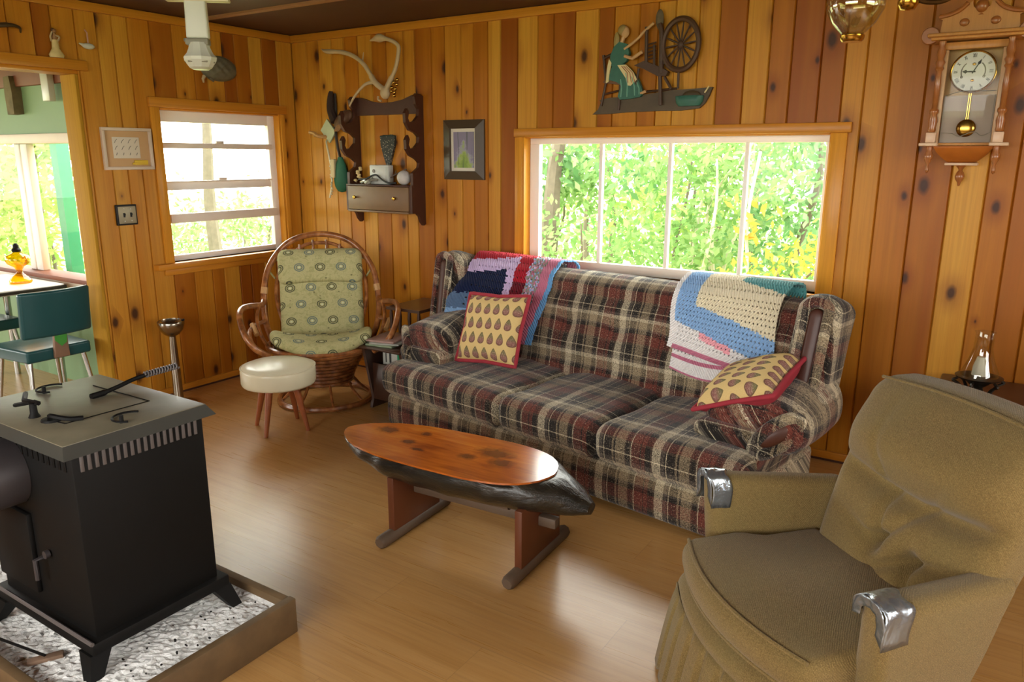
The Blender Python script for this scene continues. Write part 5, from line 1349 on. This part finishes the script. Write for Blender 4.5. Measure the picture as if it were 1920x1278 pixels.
for dx_ in (0, .02, .04): spt('apron_stripe', plain('plaque_stripe', S(160, 96, 72), .5), [(-1.825 + dx_ * .6, 1.965), (-1.79 + dx_ * .7, 1.93), (-1.785 + dx_, 1.88)], .002, .051)
m = MB(); m.sphere((-1.818 + 1.65, -.036, 2.135 - 1.73), (.024, .016, .030), 14, 10); hd = m.build('head', PLSKIN, SP, smooth=60)
m = MB(); m.sphere((-1.832 + 1.65, -.036, 2.146 - 1.73), (.027, .018, .027), 14, 10); m.sphere((-1.865 + 1.65, -.034, 2.09 - 1.73), (.018, .012, .05), 12, 8); m.build('hair', PLHAIR, hd, smooth=60)
spt('neck', PLSKIN, [(-1.835, 2.085), (-1.825, 2.115)], .011, .036); spt('arm', PLSKIN, [(-1.815, 2.05), (-1.77, 2.075), (-1.735, 2.10), (-1.71, 2.125), (-1.655, 2.165)], .007, .046)
spt('arm', PLSKIN, [(-1.81, 2.015), (-1.765, 2.0), (-1.71, 2.03)], .009, .05); spt('foot', PLSKIN, [(-1.715, 1.825), (-1.685, 1.835)], .008, .04)
wr = plain('plaque_rim_brown', S(74, 48, 30), .5)
cx, cz, rx, rz = -1.508, 2.052, .094, .122
m = MB(); m.tube([(cx + 1.65 + rx * math.cos(2 * PI * k / 48), -.040, cz - 1.73 + rz * math.sin(2 * PI * k / 48)) for k in range(48)], .0145, 8, closed=True); wh = m.build('wheel_rim', wr, SP)
for k in range(14):
    a = 2 * PI * k / 14 + .1; m = MB(); m.tube([(cx + 1.65 + rx * q * math.cos(a), -.038, cz - 1.73 + rz * q * math.sin(a)) for q in (.12, .55, .9)], [.004, .005, .0035], 6); m.build('wheel_spoke', PLBROWN, wh)
m = MB(); m.sphere((cx + 1.65, -.040, cz - 1.73), (.016, .012, .02), 10, 8); m.build('wheel_hub', PLBROWN, wh)
sp('bench', PLBROWN, [(-1.755, 1.965), (-1.70, 1.985), (-1.60, 1.945), (-1.565, 1.925), (-1.575, 1.905), (-1.62, 1.905), (-1.70, 1.945)], .02, .05)
for pts, r in (([(-1.61, 2.10), (-1.605, 1.92)], .014), ([(-1.61, 1.905), (-1.60, 1.762)], .011), ([(-1.585, 1.90), (-1.545, 1.84)], .008), ([(-1.51, 1.93), (-1.51, 1.84)], .007), ([(-1.73, 1.95), (-1.74, 1.87)], .007), ([(-1.695, 2.15), (-1.69, 1.975)], .010), ([(-1.65, 2.06), (-1.645, 1.95)], .007), ([(-1.58, 1.99), (-1.62, 1.93)], .006)): spt('bench_post', PLBROWN, pts, r, .042)
for i in range(5): spt('flyer_bar', PLBROWN, [(-1.69, 1.99 + i * .018), (-1.64, 2.0 + i * .018)], .004, .04)
spt('distaff', PLBROWN, [(-1.61, 2.09), (-1.615, 2.13), (-1.625, 2.16)], .014, .04)
m = MB(); m.sphere((-1.628 + 1.65, -.036, 2.182 - 1.73), (.022, .015, .048), 12, 8); m.build('wool_bundle', plain('plaque_wool', S(96, 84, 66), .8, var=.4, scale=60), SP)
spt('floor_bar', PLBROWN, [(-1.70, 1.832), (-1.52, 1.842)], .006, .03)
m = MB(); m.lathe([(0, 0), (.055, .002), (.068, .02), (.072, .05), (.066, .052), (.06, .03), (0, .025)], 20, (-1.45 + 1.65, -.03, 1.752 - 1.73), sx=1.05)
for i in range(len(m.v)): x, y, z = m.v[i]; m.v[i] = (x, -.03 + (y + .03) * .38, z)
bk = m.build('basket', PLTEAL, SP, smooth=60)
m = MB(); m.sphere((-1.44 + 1.65, -.032, 1.80 - 1.73), (.05, .02, .03), 12, 8); m.build('basket_wool', OLIVEB, bk); 
spt('basket_stick', PLCREAM, [(-1.37, 1.815), (-1.35, 1.845)], .004, .035)

# ------------------------------------------------------------------ small framed print
PF = thing('framed_print', 'small dark framed print of green trees left of the wide window', 'framed picture', (-2.895, YB, 1.54))
m = MB()
ow, oh, iw, ih = .155, .180, .098, .128
for k in range(4):
    c = [(-1, -1), (1, -1), (1, 1), (-1, 1)]; a, b = c[k], c[(k + 1) % 4]
    m.quad((a[0] * ow, 0, a[1] * oh), (b[0] * ow, 0, b[1] * oh), (b[0] * ow, -.014, b[1] * oh), (a[0] * ow, -.014, a[1] * oh))
    m.quad((a[0] * ow, -.014, a[1] * oh), (b[0] * ow, -.014, b[1] * oh), (b[0] * iw, -.030, b[1] * ih), (a[0] * iw, -.030, a[1] * ih))
    m.quad((a[0] * iw, -.030, a[1] * ih), (b[0] * iw, -.030, b[1] * ih), (b[0] * iw, -.008, b[1] * ih), (a[0] * iw, -.008, a[1] * ih))
m.build('frame', plain('dark_grey_frame', S(72, 58, 42), .4, var=.12), PF, smooth=None)
m = MB(); m.box(-iw, iw, -.010, -.004, -ih, ih); m.build('mat_board', PAPER, PF, smooth=None)
def mat_print():
    m = NT('tree_print'); co = m.obj(); s = m.sep(co); n = m.noise(co, 28, 4, .6)
    d = m.math('ADD', m.math('MULTIPLY', m.math('ABSOLUTE', m.math('ADD', s[0], .0)), 9.0), m.math('ADD', m.math('MULTIPLY', s[2], 5.0), m.math('MULTIPLY', n, 1.2)))
    c = m.ramp(d, [(.25, S(120, 146, 60)), (.6, S(150, 168, 84)), (.8, S(150, 148, 160)), (.95, S(128, 120, 140))])
    w = m.noise(m.mapv(co, (60, 1, 3)), 1, 2); c = m.mix(m.ramp(w, [(.58, 0.0), (.66, .7)]), c, S(66, 76, 70))
    return m.pbr(c, .5)
m = MB(); m.box(-.078, .078, -.0125, -.0105, -.108, .108); m.build('print', mat_print(), PF, smooth=None)

# ------------------------------------------------------------------ gun rack with shelf and drawer
GR = thing('gun_rack', 'empty dark wooden gun rack with curved hooks and a drawer box on the back wall', 'gun rack', (-3.51, YB, 1.32))
hook = [(0, .55), (-.06, .565), (-.085, .545), (-.075, .50), (-.045, .47), (-.05, .43), (-.09, .395), (-.135, .385), (-.15, .41), (-.14, .445), (-.155, .47), (-.178, .44), (-.175, .385), (-.14, .34), (-.085, .325), (-.05, .30), (-.055, .265), (-.09, .235), (-.135, .225), (-.15, .25), (-.14, .285), (-.155, .31), (-.178, .28), (-.175, .225), (-.14, .185), (-.085, .165), (-.05, .14), (-.06, .11), (-.12, .075), (-.12, .0), (-.135, 0), (-.135, -.175), (-.085, -.18), (-.06, -.20), (-.045, -.235), (-.02, -.26), (0, -.25)]
for x in (-.285, .27):
    m = MB(); m.prism(hook, x, x + .022, 'yz'); m.build('side_board', DKWOOD2, GR, smooth=25)
m = MB(); m.prism([(-.263, .445), (.27, .445), (.27, .565), (.22, .56), (.14, .535), (.05, .522), (-.05, .52), (-.14, .533), (-.21, .555), (-.263, .56)], -.024, 0, 'xz'); m.build('top_board', DKWOOD2, GR)
m = MB(); m.bev(-.263, .27, -.02, 0, -.17, -.01, r=.003); m.build('back_board', DKWOOD2, GR)
m = MB(); m.bev(-.263, .27, -.150, -.02, -.010, .0, r=.003); m.build('shelf', DKWOOD2, GR)
m = MB(); m.bev(-.263, .27, -.150, -.02, -.182, -.168, r=.004); m.build('bottom_board', RACKFRONT, GR)
m = MB(); m.bev(-.262, .268, -.145, -.03, -.166, -.012, r=.004); dw = m.build('drawer', RACKFRONT, GR); dw['label'] = 'brown drawer front'
for x in (-.19, .16):
    m = MB(); m.lathe([(.006, .145), (.006, .152), (.012, .158), (.011, .166), (0, .169)], 12, (x, 0, -.085), 'y'); m.build('knob', BRASS, dw, smooth=60)
Z0 = 1.3205
RB = thing('plug_in_box', 'white plug-in power box on the gun rack shelf', 'power box', (-3.53, 3.845, Z0))
m = MB(); m.bev(-.085, .085, -.02, .03, 0, .125, r=.008); m.build('case', WHITEPL, RB)
m = MB(); m.bev(.05, .083, -.0205, .0305, .004, .121, r=.006); m.build('end_cap', plain('pale_grey_plastic', S(178, 180, 172), .4), RB)
m = MB(); m.lathe([(.012, .02), (.011, .025), (0, .026)], 12, (-.045, 0, .085), 'y'); m.lathe([(.007, .02), (.006, .025), (0, .026)], 10, (-.06, 0, .04), 'y'); m.build('dial', GREYPL, RB)
m = MB(); m.tube(spl([(-3.69, 3.80, Z0 + .03), (-3.62, 3.795, Z0 + .035), (-3.57, 3.80, Z0 + .055), (-3.53, 3.80, Z0 + .06), (-3.48, 3.80, Z0 + .03), (-3.42, 3.79, Z0 + .012), (-3.36, 3.80, Z0 + .012)], 5), .006, 6)
tag(m.build('black_cable', BLACK), 'black cable looped in front of the white box on the gun rack', 'cable')
m = MB(); m.sphere((0, 0, .046), .046, 18, 12); o = m.build('white_ball', plain('grey_white_ball', S(188, 184, 176), .6, var=.15, scale=60, bump=.3), loc=(-3.305, 3.815, Z0)); tag(o, 'whitish round ball at the right end of the gun rack shelf', 'ball')
m = MB(); rg = random.Random(2)
for i in range(9): m.sphere((rg.uniform(-.02, .02), rg.uniform(-.012, .012), .012 + i * .0115), (.017 - .0006 * i, .013, .009), 8, 6)
m.tube([(-.02, 0, .012), (-.035, 0, .02)], .006, 6); o = m.build('coral_figurine', SHELLC, loc=(-3.72, 3.83, Z0)); tag(o, 'knobbly cream coral piece at the left end of the gun rack shelf', 'coral')
m = MB(); m.tube(spl([(-.07, 0, .01), (-.03, -.01, .022), (0, -.02, .012), (.03, -.012, .03), (.07, .0, .028)], 5), [.010] * 8 + [.016] * 6 + [.008] * 7, 8); o = m.build('silver_fish', plain('silver_ornament', S(170, 172, 160), .3, .6, var=.3), loc=(-3.59, 3.795, Z0)); tag(o, 'small silvery ornament lying at the front of the gun rack shelf', 'ornament')
m = MB(); m.tube([(-3.50, 3.83, Z0 + .012), (-3.42, 3.85, Z0 + .06), (-3.33, 3.87, Z0 + .10)], .005, 6); m.tube([(-3.42, 3.85, Z0 + .055), (-3.40, 3.85, Z0 + .09)], .003, 6); tag(m.build('twig', GREYWOOD), 'thin twig leaning beside the white ball on the gun rack', 'twig')
def brocade():
    n = NT('dark_brocade'); o = n.obj(); d = n.voro(o, 75); k = n.noise(o, 60, 3, .7)
    return n.pbr(n.mix(n.ramp(n.math('ADD', d, n.math('MULTIPLY', k, .5)), [(.42, 1.0), (.6, 0.0)]), S(44, 46, 42), S(168, 156, 138)), .6)
HT = thing('beaded_hanging', 'dark patterned tapering wall pocket hanging inside the gun rack', 'wall hanging', (-3.515, YB, 1.52))
m = MB(); m.prism([(-.064, .11), (-.03, .118), (0, .112), (.03, .12), (.066, .112), (.06, .05), (.035, -.02), (.012, -.085), (0, -.10), (-.012, -.085), (-.038, -.02), (-.06, .05)], -.002, -.02, 'xz')
m.build('cloth', brocade(), HT)
m = MB(); m.tube([(-.062, -.018, .108), (0, -.02, .112), (.064, -.018, .11)], .005, 6); m.build('top_edge', plain('brocade_edge', S(36, 50, 44), .6), HT)

# antler on top of the gun rack
AN = thing('antler', 'pale branching antler resting on top of the gun rack', 'antler', (-3.47, 3.83, 1.862))
def anp(x, z, y=0): return (x + 3.47, y, z - 1.862)
m = MB(); m.tube(spl([anp(-3.44, 1.90), anp(-3.53, 1.955), anp(-3.575, 2.01), anp(-3.62, 2.075, -.01), anp(-3.70, 2.13, -.02), anp(-3.80, 2.16, -.03), anp(-3.93, 2.172, -.03), anp(-3.985, 2.19, -.02)], 5), [.019] * 10 + [.014] * 16 + [.012, .013, .015, .016, .014, .012, .01, .007, .005, .004], 8); m.build('left_beam', BONE, AN, smooth=60)
m = MB(); m.tube(spl([anp(-3.46, 1.89), anp(-3.42, 1.95), anp(-3.365, 2.03), anp(-3.335, 2.12), anp(-3.335, 2.17), anp(-3.39, 2.205, -.01), anp(-3.47, 2.222, -.02), anp(-3.55, 2.212, -.02)], 5), [.018] * 8 + [.013] * 18 + [.012, .014, .018, .024, .026, .024, .018, .012, .008, .004], 8, flat=1.0); m.build('right_beam', BONE, AN, smooth=60)
m = MB(); m.tube(spl([anp(-3.55, 1.965), anp(-3.62, 1.95, -.01), anp(-3.70, 1.885, -.02), anp(-3.745, 1.82, -.03)], 5), [.014, .013, .012, .011, .010, .010, .009, .009, .009, .009, .008, .008, .007, .006, .006, .004], 8); m.build('brow_tine', BONE, AN, smooth=60)
m = MB(); m.tube(spl([anp(-3.645, 2.085), anp(-3.635, 2.12), anp(-3.628, 2.15)], 4), [.008, .007, .006, .005, .005, .004, .004, .003, .003], 6); m.build('tine', BONE, AN, smooth=60)
m = MB(); m.sphere(anp(-3.455, 1.895), (.036, .028, .04), 12, 8); m.tube(spl([anp(-3.47, 1.87, -.05), anp(-3.465, 1.85, -.055), anp(-3.44, 1.84, -.055)], 4), .007, 6); m.build('skull_plate', BONE, AN, smooth=60)
JB = thing('jingle_bells', 'cluster of small gold jingle bells beside the antler base', 'bells', (-3.385, 3.84, 1.895))
for p in ((0, 0, 0), (.018, -.01, .02), (-.01, -.012, .03), (.02, 0, .048), (.03, -.006, .075), (.008, -.012, -.02), (-.018, -.01, .008), (.01, -.014, .06)):
    m = MB(); m.sphere(p, .0115, 10, 8); m.build('bell', BRASS, JB)

# things hung left of the rack
GB = thing('canteen_pouch', 'dark green teardrop canteen pouch hanging left of the gun rack', 'pouch', (-3.94, YB - .005, 1.255))
m = MB(); m.lathe([(0, 0), (.035, .008), (.058, .04), (.066, .085), (.06, .14), (.045, .19), (.026, .225), (.02, .24), (0, .242)], 20)
for i in range(len(m.v)): x, y, z = m.v[i]; m.v[i] = (x, -.028 + y * .42, z)
m.build('pouch', CANVASG, GB, smooth=60)
m = MB(); m.tube(spl([(0, -.03, .24), (-.02, -.03, .32), (-.035, -.025, .42), (-.03, -.02, .52), (-.04, -.012, .66)], 5), .010, 6); m.build('strap', plain('black_strap', S(46, 36, 30), .6), GB)
m = MB(); m.bev(-.068, -.034, -.06, -.03, .10, .225, r=.004); m.build('card_tag', plain('tan_card', S(196, 176, 130), .6), GB)
BH = thing('brown_cloth_hat', 'brown knitted hat with a dark tail hung left of the gun rack', 'hat', (-3.87, YB - .01, 1.74))
m = MB(); m.sphere((0, -.045, 0), (.085, .035, .055), 14, 10)
for i in range(len(m.v)):
    x, y, z = m.v[i]; m.v[i] = (x, y, z + .4 * x)
m.build('crown', LEATH, BH, smooth=60)
m = MB(); m.tube(spl([(-.08, -.045, -.01), (-.12, -.04, .06), (-.125, -.035, .13), (-.12, -.03, .19)], 4), [.03, .03, .029, .028, .027, .026, .026, .025, .024, .022, .02, .018, .012], 8); m.build('tail', plain('dark_knit', S(50, 34, 26), .8), BH)
m = MB()
for k in range(4): m.tube([(-.02 + k * .018, -.078, -.035 + k * .006), (-.055 + k * .012, -.08, -.075)], .006, 6)
m.build('fringe', plain('tan_fringe', S(150, 110, 70), .7), BH)
m = MB(); m.prism([(-.075, .01), (-.01, .085), (.068, .0), (.006, -.075)], -.012, .0, 'xz'); o = m.build('paper_tag', TAGC, loc=(-4.045, YB - .02, 1.665)); tag(o, 'pale green square card tilted on its corner beside the brown hat', 'card')
m = MB(); m.tube(spl([(-4.057, YB, 1.605), (-4.055, YB - .045, 1.60), (-4.03, YB - .05, 1.50), (-4.015, YB - .05, 1.40), (-4.02, YB - .05, 1.30), (-4.05, YB - .045, 1.215)], 6), .006, 6)
for k in range(13): m.sphere((-4.012 + .006 * math.sin(k * 2), YB - .058, 1.47 - k * .019), .0075, 6, 5)
tag(m.build('bead_string', plain('pale_beads', S(206, 196, 160), .4, var=.2)), 'pale beaded cord hanging at the far left of the gun rack group', 'beads')
m = MB(); m.tube(spl([(-4.20, YB - .06, 1.662), (-4.15, YB - .065, 1.655), (-4.10, YB - .075, 1.635), (-4.06, YB - .01, 1.63)], 4), .012, 6); m.tube([(-4.14, YB - .065, 1.655), (-4.155, YB - .06, 1.635)], .009, 6); tag(m.build('wooden_peg', WRAP), 'short tan wooden peg poking out behind the green card', 'peg')

# ------------------------------------------------------------------ side table and oil lamp behind the armchair
RT = thing('side_table', 'dark brown wooden side table by the back wall behind the armchair', 'side table', (.22, 3.56, 0))
m = MB(); m.rbox((-.39, -.30, .525), (.45, .30, .55), .01, 2, (2, 2, 1)); m.build('tabletop', plain('brown_tabletop', S(84, 52, 36), .35, var=.2, scale=8), RT)
for x in (-.34, .40):
    for y in (-.25, .25): m = MB(); m.lathe([(.014, 0), (.02, .3), (.024, .525)], 10, (x, y, 0)); m.build('leg', DKWOOD, RT)
m = MB(); m.bev(-.35, .41, -.26, .26, .46, .525); m.build('apron', DKWOOD, RT)
LSC = 1.32
LA = thing('table_oil_lamp', 'small oil lamp with clear glass chimney and ornate dark metal base on the side table', 'oil lamp', (-.023, 3.53, .55))
m = MB(); m.lathe([(.04, 0), (.046, .006), (.03, .014), (.018, .022), (.014, .038), (.026, .05), (.036, .062), (.062, .074), (.066, .08), (.05, .084), (0, .084)], 20); m.build('metal_base', plain('dark_pewter', S(60, 54, 46), .35, .7, var=.4, scale=60), LA, smooth=60)
for k in range(6):
    a = k * PI / 3 + .3; m = MB(); m.tube(spl([(.058 * math.cos(a), .058 * math.sin(a), .07), (.07 * math.cos(a), .07 * math.sin(a), .06), (.052 * math.cos(a), .052 * math.sin(a), .045), (.034 * math.cos(a), .034 * math.sin(a), .012)], 4), .005, 6); m.build('scroll_foot', plain('dark_pewter_scroll', S(56, 50, 42), .4, .7), LA)
m = MB(); m.lathe([(.052, .084), (.05, .10), (.034, .15), (.026, .19), (.0255, .245), (.029, .252)], 24); o = m.build('glass_chimney', CLEAR, LA, smooth=60)
m = MB(); m.lathe([(0, .084), (.022, .085), (.02, .12), (.012, .155), (0, .158)], 14); m.build('frosted_bulb', plain('frosted_bulb', S(214, 208, 200), .3), LA, smooth=60)
LA.scale = (LSC, LSC, 1.08)

# ------------------------------------------------------------------ light and camera
W = bpy.data.worlds.new('sky'); bpy.context.scene.world = W; W.use_nodes = True
bg = W.node_tree.nodes['Background']; bg.inputs[0].default_value = (1.0, .98, .93, 1); bg.inputs[1].default_value = 9.0
def portal(name, loc, rot, sx, sy):
    L = bpy.data.lights.new(name, 'AREA'); L.shape = 'RECTANGLE'; L.size = sx; L.size_y = sy; L.cycles.is_portal = True
    o = bpy.data.objects.new(name, L); COL.objects.link(o); o.location = loc; o.rotation_euler = rot
portal('portal_wide_window', (-1.61, YB + .16, 1.23), (-PI / 2, 0, 0), 1.70, .76)
portal('portal_small_window', (XL - .16, 3.31, 1.31), (0, -PI / 2, 0), .92, .90)
portal('portal_kitchen', ((KW[0] + KW[1]) / 2, KY + .13, 1.14), (-PI / 2, 0, 0), 2.8, .86)
portal('portal_right', (XR + .16, 1.0, 1.4), (0, PI / 2, 0), 1.0, 1.6)
portal('portal_front', (-1.0, YF - .16, 1.42), (PI / 2, 0, 0), 4.0, 1.15)
portal('portal_kitchen_far', (KX - .13, -.35, 1.3), (0, -PI / 2, 0), 1.2, 4.5)
portal('portal_kitchen_front', (-6.3, -3.53, 1.3), (PI / 2, 0, 0), 2.6, 1.2)

cam = bpy.data.cameras.new('camera'); co = bpy.data.objects.new('camera', cam); COL.objects.link(co)
cam.sensor_width = 36; cam.lens = 1425 / 1920 * 36; cam.clip_start = .05
yaw, pit, rol = .5754, .23776, .00253
F_ = Vector((-math.sin(yaw) * math.cos(pit), math.cos(yaw) * math.cos(pit), -math.sin(pit))); r_ = Vector((math.cos(yaw), math.sin(yaw), 0)); u_ = r_.cross(F_)
r2 = r_ * math.cos(rol) + u_ * math.sin(rol); u2 = u_ * math.cos(rol) - r_ * math.sin(rol)
co.matrix_world = Matrix(((r2.x, u2.x, -F_.x, 0), (r2.y, u2.y, -F_.y, 0), (r2.z, u2.z, -F_.z, 1.5), (0, 0, 0, 1)))
sc = bpy.context.scene; sc.camera = co
vs = sc.view_settings; vs.view_transform = 'Standard'; vs.look = 'None'; vs.gamma = 1; vs.use_curve_mapping = False; vs.exposure = 0.52
sc.cycles.max_bounces = 10; sc.cycles.diffuse_bounces = 6; sc.cycles.glossy_bounces = 4; sc.cycles.transparent_max_bounces = 16; sc.cycles.transmission_bounces = 6
sc.cycles.caustics_reflective = False; sc.cycles.caustics_refractive = False; sc.cycles.sample_clamp_indirect = 6.0
